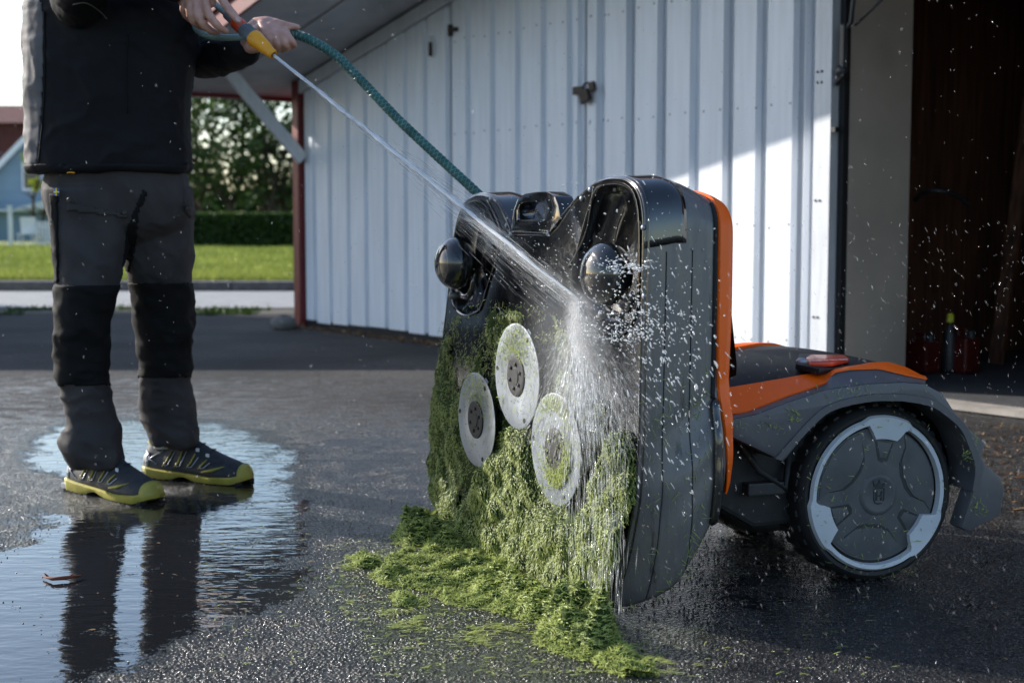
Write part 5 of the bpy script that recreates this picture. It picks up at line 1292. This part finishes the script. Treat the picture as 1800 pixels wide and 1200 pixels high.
# ---------------------------------------------------------------- wet grass clippings
def deck_clippings():
    # thickness of the clinging grass over the deck face, sampled on a grid of the plate
    us = np.arange(-.99, .15, .005); vs_ = np.arange(0.0, .62, .005); U, Vv = np.meshgrid(us, vs_)
    P0 = np.array(DB); E = np.array(DE); Nn = np.array(DN); Zv = np.array([0,0,1.])
    def pos(U, V, Wd): return P0+U[..., None]*E+(Wd+LEAN*V)[..., None]*Nn+V[..., None]*Zv
    pp = pos(U, Vv, 0*U); px, py = project_np(pp[...,0], pp[...,1], pp[...,2])
    inside = inpoly(px, py, OUT)
    th = np.zeros_like(U)
    def blob(poly, t): th[inpoly(px, py, poly)] = t
    blob([(752,690),(755,585),(790,560),(868,505),(930,520),(985,560),(1010,600),(1010,660),(900,700),(800,700)], .0055)
    blob([(750,640),(757,590),(790,575),(830,560),(868,545),(910,548),(955,565),(990,600),(1010,640),(1020,700),(1060,800),(1075,900),(1075,1090),(760,960)], .007)   # thin fuzz
    blob([(750,900),(752,640),(790,650),(812,700),(812,790),(850,850),(840,900),(800,940),(760,930)], .011)
    blob([(862,575),(895,560),(945,580),(960,640),(945,720),(900,760),(870,700),(866,620)], .009)
    blob([(796,960),(808,925),(830,870),(862,830),(890,770),(905,745),(935,760),(940,820),(952,880),(985,905),(1005,920),(1030,960),(1048,1000),(1052,1090),(930,1010)], .030)  # thick heap
    blob([(1032,930),(1050,870),(1075,800),(1080,770),(1098,755),(1112,780),(1118,880),(1100,985),(1080,1040),(1063,1083),(1010,1060)], .024)
    blob([(975,690),(985,655),(1010,650),(1030,700),(1040,760),(1015,770),(990,730)], .022)
    blob([(893,552),(900,545),(930,546),(934,560),(915,565),(897,562)], .03)
    blob([(1040,720),(1060,700),(1075,740),(1070,800),(1050,880),(1035,920),(1025,880),(1042,800)], .003)
    blob([(850,965),(930,1010),(945,1040),(830,980)], .0)
    for i in range(5): th[1:-1,1:-1] = (th[1:-1,1:-1]*2+th[:-2,1:-1]+th[2:,1:-1]+th[1:-1,:-2]+th[1:-1,2:])/6
    lump = fbm(U*34, Vv*26, 0, 4); big = fbm(U*9+5, Vv*8, 1, 3)
    t2 = th*(.15+1.9*lump)*(.4+1.2*big)-.0012*(th < .012)
    t2 = np.where(inside, t2, 0)
    fade = np.clip((py-535+150*(fbm(U*13, Vv*9, 8, 4)-.5)*2)/120, 0, 1)       # thins out towards the top of the plate
    t2 = np.where(th < .02, t2*fade, t2)
    # keep the grass off the spinning discs except where it clings
    for (cx, cy, w, r) in ((837,737,-.040,.115),(908,661,-.052,.120),(976,789,-.046,.121)):
        u, v = duv(cx, cy, w); d = np.hypot(U-u, Vv-v); t2 = np.where(d < r+.003, np.minimum(t2, .014), t2)
    idx = np.arange(U.size).reshape(U.shape); base = pos(U, Vv, -.002-t2)
    ok = (t2 > .0045) & inside; q = ok[:-1,:-1] & ok[1:,:-1] & ok[:-1,1:] & ok[1:,1:]
    Q = np.stack([idx[:-1,:-1], idx[:-1,1:], idx[1:,1:], idx[1:,:-1]], -1)[q]
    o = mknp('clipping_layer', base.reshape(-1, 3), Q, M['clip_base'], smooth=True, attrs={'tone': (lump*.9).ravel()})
    meta(o, 'matted layer of wet cut grass plastered over the underside of the upright deck', kind='stuff')
    # blades
    n = 150000; ui = rng.integers(1, U.shape[1]-1, n*3); vi = rng.integers(1, U.shape[0]-1, n*3); pr = np.clip(t2[vi, ui]/.012, 0, 1)*inside[vi, ui]
    patch = np.clip((fbm(U*22+3, Vv*15, 4, 3)-.40)*6, 0, 1)[vi, ui]; pr = pr*np.where(t2[vi, ui] > .012, 1, (patch*.9+.06)*fade[vi, ui])
    pick = rng.random(n*3) < pr*.85+.012*(th[vi, ui] > .001); ui, vi = ui[pick][:n], vi[pick][:n]; n = len(ui)
    u = us[ui]+rng.uniform(-.0025,.0025,n); v = vs_[vi]+rng.uniform(-.0025,.0025,n); t = t2[vi, ui]
    gu = (t2[vi, np.minimum(ui+1, U.shape[1]-1)]-t2[vi, ui-1])/.01; gv = (t2[vi+1, ui]-t2[vi-1, ui])/.01
    nrm = unit(-Nn[None]-(-gu)[:, None]*-E[None]*.8-(-gv)[:, None]*-Zv[None]*.8)
    a = rng.normal(-math.pi/2, .9, n); D = unit(np.cos(a)[:, None]*E+np.sin(a)[:, None]*Zv+nrm*(rng.normal(.12,.35,n))[:, None])
    P = pos(u, v, -.002-t+.002)
    thick = np.clip(t/.02, 0, 1)
    V, Q, T = blades(P, nrm, D, (.005+.009*rng.random(n)), .0009+.0013*rng.random(n), np.clip(.25+.35*thick*rng.random(n)+rng.normal(0,.22,n)+.3*(lump[vi, ui]-.5), 0, 1), .5)
    o = mknp('deck_clippings', V, Q, M['clipping'], attrs={'tone': T}); meta(o, 'wet green grass clippings clinging to the black underside of the upright deck', kind='stuff')
    # crumbs on the discs
    Pl = []; Nl = []
    for (cx, cy, w, r, cnt) in ((837,737,-.042,.115,500),(908,661,-.054,.120,700),(976,789,-.048,.121,2600)):
        u0, v0 = duv(cx, cy, w); c = np.array(DP(u0, v0, w))
        for _ in range(cnt):
            if cx == 976:
                if rng.random() < .6: a = rng.normal(-60, 38); rr = rng.uniform(.045,.080)
                elif rng.random() < .6: a = rng.normal(85, 26); rr = rng.uniform(.085,.118)
                else: a = rng.uniform(0,360); rr = r*math.sqrt(rng.random())
            else:
                a = rng.normal(90, 40) if rng.random() < .8 else rng.uniform(0,360); rr = rng.uniform(.05, r)
            a = math.radians(a); Pl.append(c+E*math.cos(a)*rr+Zv*math.sin(a)*rr-Nn*(.002+.005*rng.random()))
    P = np.array(Pl); n = len(P); a = rng.uniform(0, 6.28, n); D = unit(np.cos(a)[:, None]*E+np.sin(a)[:, None]*Zv-Nn*(.2*rng.random(n))[:, None])
    V, Q, T = blades(P, np.repeat(-Nn[None], n, 0), D, .003+.009*rng.random(n), .001+.0015*rng.random(n), rng.random(n)*.8)
    o = mknp('disc_clippings', V, Q, M['clipping'], attrs={'tone': T}); meta(o, 'shreds of wet grass stuck on the three steel cutting discs', kind='stuff')
deck_clippings()
PILE = [(690,945),(735,915),(770,905),(800,925),(840,955),(880,985),(930,1020),(990,1050),(1035,1070),(1066,1088),(1070,1110),(1100,1140),(1150,1165),(1170,1195),(1110,1196),(1050,1170),(985,1150),(940,1130),(952,1095),(900,1085),(850,1068),(790,1062),(755,1040),(700,1030),(735,1000),(680,985),(720,965)]
def ground_clippings():
    xs = np.arange(-.75, .42, .005); ys = np.arange(2.45, 3.95, .005); X, Y = np.meshgrid(xs, ys); px, py = project_np(X, Y, 0*X)
    th = np.zeros_like(X); th[inpoly(px, py, PILE)] = .013
    th[inpoly(px, py, [(985,1050),(1030,1060),(1066,1085),(1072,1120),(1050,1150),(985,1130),(960,1090)])] = .055
    th[inpoly(px, py, [(840,985),(930,1040),(1000,1075),(940,1090),(860,1060),(800,1030)])] = .028
    th[inpoly(px, py, [(700,940),(760,905),(800,925),(830,950),(800,965),(720,960)])] = .035
    for p in ([(622,985),(640,978),(665,985),(664,996),(630,998)], [(655,1010),(740,1000),(745,1025),(680,1030)], [(690,1045),(750,1045),(745,1068),(700,1066)]): th[inpoly(px, py, p)] = .018
    for i in range(7): th[1:-1,1:-1] = (th[1:-1,1:-1]*2+th[:-2,1:-1]+th[2:,1:-1]+th[1:-1,:-2]+th[1:-1,2:])/6
    lump = fbm(X*30, Y*30, 0, 4); big = fbm(X*9, Y*9, 2, 3)
    t = th*(.05+3.4*np.clip(lump-.2,0,1)**1.4)*(.45+1.3*big)-.004
    idx = np.arange(X.size).reshape(X.shape); ok = t > 0; q = ok[:-1,:-1] & ok[1:,:-1] & ok[:-1,1:] & ok[1:,1:]
    Q = np.stack([idx[:-1,:-1], idx[:-1,1:], idx[1:,1:], idx[1:,:-1]], -1)[q]
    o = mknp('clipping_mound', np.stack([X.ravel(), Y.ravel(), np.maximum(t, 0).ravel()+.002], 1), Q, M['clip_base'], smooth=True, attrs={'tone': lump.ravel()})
    meta(o, 'low mound of washed off cut grass lying on the asphalt along the deck', kind='stuff')
    n = 130000; xi = rng.integers(1, X.shape[1]-1, n*5); yi = rng.integers(1, X.shape[0]-1, n*5)
    pick = rng.random(n*5) < np.clip((t[yi, xi]+.002)/.008, 0, 1); xi, yi = xi[pick][:n], yi[pick][:n]; n = len(xi)
    gx = (t[yi, xi+1]-t[yi, xi-1])/.01; gy = (t[yi+1, xi]-t[yi-1, xi])/.01; nr = unit(np.stack([-gx*.8, -gy*.8, np.ones(n)], 1))
    D = unit(rng.normal(0,1,(n,3))*np.array([1,1,.3])); D = unit(D)
    P = np.stack([xs[xi]+rng.uniform(-.0025,.0025,n), ys[yi]+rng.uniform(-.0025,.0025,n), np.maximum(t[yi, xi], 0)+.001], 1)
    V1 = blades(P, nr, D, .005+.011*rng.random(n), .0009+.0013*rng.random(n), np.clip(.55+.35*rng.random(n)+rng.normal(0,.2,n)+.3*(lump[yi, xi]-.5), 0, 1), .5)
    o = mknp('ground_clippings', V1[0], V1[1], M['clipping'], attrs={'tone': V1[2]}); meta(o, 'bright green wet grass clippings heaped on the asphalt in front of the deck', kind='stuff')
    # thin shreds afloat in the run-off, in streaky rafts
    n = 150000; X = rng.uniform(-.95, .75, n); Y = rng.uniform(2.45, 3.9, n); px, py = project_np(X, Y, 0*X)
    zone = inpoly(px, py, [(590,950),(700,940),(800,1000),(950,1060),(1100,1100),(1210,1190),(1190,1290),(760,1290),(640,1150),(560,1010)])
    s = fbm(X*7+Y*4, Y*12, 5, 4); s2 = fbm(X*26, Y*34, 7, 3)
    pr = np.where(zone, np.clip((s-.51)*7, 0, 1)*np.clip((s2-.5)*7, 0, 1)*.8+.035, .005*(px > 350))
    k = rng.random(n) < pr; X, Y = X[k], Y[k]; n = len(X)
    a = rng.normal(.1, .7, n); D = np.stack([np.cos(a), np.sin(a)*.6, rng.random(n)*.08], 1); D = unit(D)
    V1 = blades(np.stack([X, Y, .0025+.002*rng.random(n)], 1), np.repeat(np.array([[0,0,1.]]), n, 0), D, .006+.018*rng.random(n)**2, .0012+.0018*rng.random(n), np.clip(.6+rng.normal(0,.25,n), 0, 1), .2)
    o = mknp('floating_clippings', V1[0], V1[1], M['clipping'], attrs={'tone': V1[2]}); meta(o, 'shreds of cut grass drifting in the shallow run-off water', kind='stuff')
    # stray blades on the skirt side
    n = 260; u = rng.uniform(0,1,n); P = []
    for i in range(n):
        w = rng.uniform(.01,.15); j = int(rng.choice([k for k in range(len(OUTL)) if OUTL[k][0] > -.03 and OUTL[k][1] < .5])); uu, vv = tr(*OUTL[j], w, .0012); P.append(tuple(DP(uu, vv, w)))
    P = np.array(P); D = unit(rng.normal(0,.6,(n,3))+np.array([0,0,-.6])); V1 = blades(P, np.repeat(np.array([[.41,-.912,0.]]), n, 0), D, .006+.02*rng.random(n), .0008+.0008*rng.random(n), .4+.6*rng.random(n), .2)
    o = mknp('stray_clippings', V1[0], V1[1], M['clipping'], attrs={'tone': V1[2]}); meta(o, 'single grass blades stuck on the grey side of the deck', kind='stuff')
ground_clippings()

# ---------------------------------------------------------------- water
def spindles(P, D, L, R):
    """long thin three sided drops: 5 verts, 6 triangles each"""
    n = len(P); D = unit(D); S = unit(np.cross(D, np.array([.3,.2,1.]))); T = np.cross(D, S)
    V = np.zeros((n, 5, 3)); V[:,0] = P; V[:,4] = P+D*L[:, None]; m = P+D*(L*.55)[:, None]
    for k in range(3):
        a = 2*math.pi*k/3; V[:,1+k] = m+(S*math.cos(a)+T*math.sin(a))*R[:, None]
    i = np.arange(n)*5; F_ = []
    for k in range(3):
        F_.append(np.stack([i, i+1+(k+1) % 3, i+1+k], 1)); F_.append(np.stack([i+4, i+1+k, i+1+(k+1) % 3], 1))
    return V.reshape(-1, 3), np.concatenate(F_)
def water(name, P, D, L, R, m, lab):
    V, Q = spindles(np.asarray(P), np.asarray(D), np.asarray(L), np.asarray(R)); o = mknp(name, V, Q, M[m], k=3, smooth=True); meta(o, lab, kind='stuff'); return o
def drops(name, P, D, L, R, m, lab, seg=6):
    """rounder drops, 6 sided with three belts"""
    P, D, L, R = map(np.asarray, (P, D, L, R)); n = len(P); D = unit(D); S = unit(np.cross(D, np.array([.3,.2,1.]))); T = np.cross(D, S)
    prof = [(0,0),(.18,.75),(.5,1),(.82,.7),(1,0)]; K = seg; V = []
    V.append(P[:, None]); 
    for h, r in prof[1:-1]:
        ring_ = np.stack([P+D*(L*h)[:, None]+(S*math.cos(2*math.pi*k/K)+T*math.sin(2*math.pi*k/K))*(R*r)[:, None] for k in range(K)], 1); V.append(ring_)
    V.append((P+D*L[:, None])[:, None]); V = np.concatenate(V, 1); m_ = V.shape[1]; i = (np.arange(n)*m_)[:, None]; F_ = []
    for k in range(K):
        k2 = (k+1) % K; F_.append(i+np.array([[0,1+k2,1+k]]))
        for b_ in range(2):
            a = 1+b_*K; F_.append(i+np.array([[a+k,a+k2,a+K+k2]])); F_.append(i+np.array([[a+k,a+K+k2,a+K+k]]))
        a = 1+2*K; F_.append(i+np.array([[a+k,a+k2,m_-1]]))
    o = mknp(name, V.reshape(-1, 3), np.concatenate(F_), M[m], k=3, smooth=True); meta(o, lab, kind='stuff'); return o
def jet():
    T0 = np.array(TIP); H = np.array(HIT); D = H-T0; Lt = np.linalg.norm(D); D = D/Lt
    up = np.cross(np.cross(D, [0,0,1]), D); up /= np.linalg.norm(up); sd = np.cross(D, up)
    g = lambda t: -np.array([0,0,1.])*0.015*4*(t*t-t)*-1 if False else 0
    r = empty('water_jet', tuple(TIP), 'thin white jet of water shooting from the nozzle to the deck', 'water jet')
    # solid core, ragged
    n = 60; pts = []; rr = []
    for i in range(n+1):
        t = i/n; pts.append(Vector(T0+D*Lt*t+up*.0016*math.sin(t*40)*t+sd*.0012*math.sin(t*31))); rr.append((.0042+.0022*t+.0012*rng.normal()*min(1, t*3))*(1-.65*max(0, (t-.6)/.4)))
    B().tube(pts, [max(.0015, a) for a in rr], 8).build('jet_core', M['jet'], r, smooth=True)
    n = 1700; t = rng.random(n)**.8; spread = .0025+.010*t**1.5; o1 = rng.normal(0,1,n)*spread; o2 = rng.normal(0,1,n)*spread-.012*t*t*np.abs(rng.normal(0,1,n))
    P = T0+D*(Lt*t)[:, None]+sd*o1[:, None]*.7+up*o2[:, None]
    dd = D+sd*(o1*.10)[:, None]+up*(o2*.10)[:, None]
    V, Q = spindles(P, dd, .015+.07*rng.random(n), .0003+.0008*rng.random(n)*(1-.4*t)); st = mknp('jet_strands', V, Q, M['spray'], r, k=3, smooth=True); st['kind'] = 'stuff'
    # fan peeling off below the core over the last part, hitting the face between the left cap and the impact
    n = 1100; t0 = rng.uniform(.35, .9, n); S0 = T0+D*(Lt*t0)[:, None]
    q = [duv(rng.uniform(845, 1010), rng.uniform(350, 560)) for _ in range(n)]
    tx = rng.beta(1.6,1.3,n); ex = [DP(*duv(850+165*a, 352+170*a+abs(rng.normal(0,38))*(.4+a), -.01), -.01) for a in tx]
    E_ = np.array([tuple(p) for p in ex]); d = E_-T0; d = d/np.linalg.norm(d, axis=1)[:, None]; l = np.linalg.norm(E_-T0, axis=1)
    s = rng.uniform(.55, .97, n); P = T0+d*(l*s)[:, None]
    V, Q = spindles(P, d, .02+.07*rng.random(n), .0002+.0004*rng.random(n)); st = mknp('jet_fan', V, Q, M['spray'], r, k=3, smooth=True); st['kind'] = 'stuff'
    # plume bouncing down the face from the impact
    n = 7500; Hn = np.array(HIT); a = rng.normal(0, 1, n); L0 = rng.random(n)**1.3
    gx = 1020+38*L0+a*(6+52*L0); gy = 530+200*L0+np.abs(rng.normal(0,1,n))*70*L0
    E_ = np.array([tuple(DP(*duv(x, y, -.03), -.03-.05*abs(w))) for x, y, w in zip(gx, gy, rng.normal(0,1,n)*L0)])
    d = E_-Hn; l = np.linalg.norm(d, axis=1); P = Hn+d*(.80+.15*rng.random(n))[:, None]
    w = np.exp(-(a/1.2)**2)
    kk = (np.abs(a) < .5) & (rng.random(n) < .5)
    water('plume_core', P[kk], d[kk], .012+.03*rng.random(int(kk.sum())), .0004+.0005*rng.random(int(kk.sum())), 'jet', 'brightest white heart of the plume right under the impact on the deck')
    water('spray_plume', P, d, .010+.04*rng.random(n)*L0, .0002+.0004*rng.random(n)+.0002*w, 'spray', 'dense white plume of spray falling from where the jet strikes the deck')
    # sheet of run-off falling down the plate
    n = 900; gx = np.concatenate([rng.normal(1045,32,n//2), rng.uniform(1000,1110,n-n//2)]); gy = rng.uniform(640,1060,n)
    E_ = np.array([tuple(DP(*duv(x, y, -.03), -.035-.02*rng.random())) for x, y in zip(gx, gy)])
    water('run_off', E_, np.array([[-.02,-.05,-1.]])+rng.normal(0,.04,(n,3)), .02+.06*rng.random(n), .0003+.0006*rng.random(n), 'spray', 'water streaming down the underside of the deck below the impact')
    # splashes round the right caster and over the side
    P = []; Dd = []; L = []; R = []
    def burst(px, py, sx, sy, n, w0, dirv, l0, r0):
        for _ in range(n):
            x, y = px+rng.normal(0,sx), py+rng.normal(0,sy); p = onplane(x, y, DP(0,0,w0-.03*abs(rng.normal())), DPN); P.append(tuple(p))
            Dd.append(tuple(np.array(dirv)+rng.normal(0,.25,3))); L.append(l0*(.3+1.5*rng.random()**2)); R.append(r0*(.4+.9*rng.random()**2))
    burst(1090,465,30,8,90,-.07,(1,0,.1),.004,.0016); burst(1100,470,20,6,60,-.075,(1,-.2,.2),.006,.0020)
    burst(1050,520,45,45,160,-.06,(.6,0,-.5),.003,.0020); burst(1110,560,35,28,260,-.05,(.6,0,-.6),.004,.0019)
    burst(1075,585,45,10,180,-.06,(.8,0,-.2),.004,.0022); burst(1160,600,55,75,280,-.02,(.45,-.1,-.8),.008,.0016)
    burst(1200,700,50,110,130,-.0,(.4,-.1,-.9),.011,.0014); burst(950,470,60,60,140,-.05,(.6,0,-.6),.004,.0011); burst(1010,380,80,50,90,-.04,(.6,0,-.6),.003,.0013)
    drops('splash_drops', P, Dd, L, R, 'drop', 'bright drops splashing off the front caster and flying over the deck side')
    # airborne drops and mist all round
    n = 3000; X = rng.uniform(-1.6, 1.9, n); Y = rng.uniform(2.0, 4.2, n); Zz = rng.uniform(.05, 1.65, n)
    cl = np.exp(-((X-.45)**2+(Zz-.6)**2)/1.3); k = rng.random(n) < .30+.7*cl; X, Y, Zz = X[k], Y[k], Zz[k]; n = len(X)
    a = rng.normal(.35,.5,n); D = np.stack([np.sin(a), rng.normal(0,.2,n), -np.cos(a)], 1); big = .5*rng.random(n)**7
    water('drifting_mist', np.stack([X,Y,Zz],1), D, .002+.006*rng.random(n), .0002+.0004*rng.random(n)+.0006*big, 'mist', 'fine drops of mist drifting through the air round the mower')
    n = 1500; Y = rng.uniform(2.2, 3.4, n); px = rng.uniform(1120, 1840, n); py = rng.uniform(380, 1200, n); P = np.array([tuple(at(x, y, z)) for x, y, z in zip(px, py, Y)])
    k = P[:,2] > .02; P = P[k]; n = len(P); a = rng.normal(.35,.35,n); D = np.stack([np.sin(a), rng.normal(0,.2,n), -np.cos(a)], 1)
    water('falling_drops', P, D, .002+.013*rng.random(n)**2, .0002+.0005*rng.random(n)**2, 'mist', 'thin drops falling past the side of the mower and its wheel')
    # beads of water on the cap, hood and screws
    bb = B()
    for _ in range(260):
        i = int(rng.integers(len(OUTL))); u, v = OUTL[i]
        if v < .3 or u < -.03 and v < .8: continue
        w = rng.uniform(.01,.16); uu, vv = tr(u, v, w, .002); bb.ball(DP(uu, vv, w), .0012+.0014*rng.random(), n=6, m=4)
    o = bb.build('water_beads', M['drop'], smooth=True); meta(o, 'beads of water on the glossy top edge of the deck', kind='stuff')
jet()
def grit():
    n = 46000; Y = 2.2+5.6*rng.random(n)**1.25; X = (rng.uniform(-.40, .40, n))*Y
    px, py = project_np(X, Y, 0*X); k = np.ones(n, bool)
    for pl in PUDDLES: k &= ~(inpoly(px+rng.normal(0,14,n), py+rng.normal(0,9,n), pl) & (rng.random(n) < .985))
    k &= ~(inpoly(px, py, FILM[1]) & (rng.random(n) < .75)); X, Y = X[k], Y[k]; n = len(X)
    r = .0012+.0022*rng.random(n)**2
    A = unit(rng.normal(0,1,(n,3))); Bv = unit(np.cross(A, rng.normal(0,1,(n,3)))); Cv = np.cross(A, Bv); C_ = np.stack([X, Y, r*.25], 1)
    V = np.stack([C_+A*r[:,None], C_-A*r[:,None], C_+Bv*r[:,None]*.8, C_-Bv*r[:,None]*.8, C_+Cv*r[:,None]*.6, C_-Cv*r[:,None]*.6], 1).reshape(-1,3)
    i = (np.arange(n)*6)[:, None]; F_ = np.concatenate([i+np.array([f]) for f in ((0,2,4),(0,4,3),(0,3,5),(0,5,2),(1,4,2),(1,3,4),(1,5,3),(1,2,5))])
    o = mknp('wet_grit', V, F_, M['grit'], k=3); meta(o, 'wet grit standing proud in the surface of the asphalt, glinting in the sun', kind='stuff')
grit()
def mist_cloud(name, c, r, ax, dens, lab):
    m = bpy.data.materials.new(name); m.use_nodes = True; nt = m.node_tree; nt.nodes.clear()
    v = nt.nodes.new('ShaderNodeVolumePrincipled'); v.inputs['Color'].default_value = (.97,.98,1,1); v.inputs['Anisotropy'].default_value = .1
    tc = nt.nodes.new('ShaderNodeTexCoord'); g = nt.nodes.new('ShaderNodeTexGradient'); g.gradient_type = 'QUADRATIC_SPHERE'
    n = nt.nodes.new('ShaderNodeTexNoise'); n.inputs['Scale'].default_value = 2.6; n.inputs['Detail'].default_value = 3
    a = nt.nodes.new('ShaderNodeMath'); a.operation = 'MULTIPLY'; b_ = nt.nodes.new('ShaderNodeMath'); b_.operation = 'MULTIPLY'; b_.inputs[1].default_value = dens*2
    nt.links.new(tc.outputs['Object'], g.inputs[0]); nt.links.new(tc.outputs['Object'], n.inputs['Vector'])
    nt.links.new(g.outputs['Fac'], a.inputs[0]); nt.links.new(n.outputs['Fac'], a.inputs[1]); nt.links.new(a.outputs[0], b_.inputs[0]); nt.links.new(b_.outputs[0], v.inputs['Density'])
    o_ = nt.nodes.new('ShaderNodeOutputMaterial'); nt.links.new(v.outputs[0], o_.inputs['Volume'])
    o = B().ball((0,0,0), 1.0, n=20, m=14).build(name, m); o.matrix_world = Matrix.Translation(c) @ Matrix((ax[0]*r[0], ax[1]*r[1], ax[2]*r[2])).transposed().to_4x4()
    meta(o, lab, kind='stuff')
HB = Vector(HIT); ax1 = (DE.normalized(), DN.normalized(), Z)
d_ = (DP(*duv(1058, 700, -.07), -.07)-HB).normalized(); x_ = d_.cross(DN).normalized()
mist_cloud('plume_mist', HB+d_*.10, (.040, .05, .15), (x_, d_.cross(x_), d_), 75, 'soft white mist in the heart of the falling plume')
mist_cloud('spray_mist', HB+d_*.17-DN*.06, (.17, .12, .26), ax1, 3.2, 'thin haze of spray hanging in front of the deck')
def mower_bits():
    n = 420; P = []; Nn = []
    for i in range(n):
        if i < 190: r_ = .20*math.sqrt(rng.random()); a = rng.uniform(0, 6.28); P.append(tuple(RP(r_*math.cos(a), .0105 if r_ > .14 else .0045, .197+r_*math.sin(a)))); Nn.append(tuple(RE))
        else:
            x, y = [(1290+rng.random()*90, 745), (1395, 730), (1420+rng.random()*200, 690), (1700+rng.random()*12, 770+rng.random()*50), (1720, 890)][int(rng.integers(5))]
            P.append(tuple(rp(x+rng.normal(0,8), y+rng.normal(0,9), .0515))); Nn.append(tuple(RE))
    P = np.array(P); Nn = np.array(Nn); D = unit(rng.normal(0,1,(n,3))); D = unit(D-(D*Nn).sum(1)[:,None]*Nn)
    V, Q, T = blades(P, Nn, D, .003+.014*rng.random(n)**2, .0007+.0010*rng.random(n), rng.random(n))
    o = mknp('stuck_clippings', V, Q, M['clipping'], attrs={'tone': T}); meta(o, 'small shreds of grass stuck on the wheel and the grey wheel arch', kind='stuff')
mower_bits()
def asphalt_bits():
    n = 900; X = rng.uniform(-2.2, 1.9, n); Y = 2.3+rng.random(n)*4.5; bb = B()
    P = np.stack([X, Y, np.full(n, .003)], 1); D = unit(np.stack([rng.normal(0,1,n), rng.normal(0,1,n), rng.normal(0,.2,n)], 1))
    V, Q, T = blades(P, np.repeat(np.array([[0,0,1.]]), n, 0), D, .003+.012*rng.random(n)**3, .002+.004*rng.random(n), rng.random(n))
    o = mknp('leaf_crumbs', V, Q, M['debris_tone'], attrs={'tone': T}); meta(o, 'tiny reddish leaf crumbs scattered over the wet asphalt', kind='stuff')
asphalt_bits()
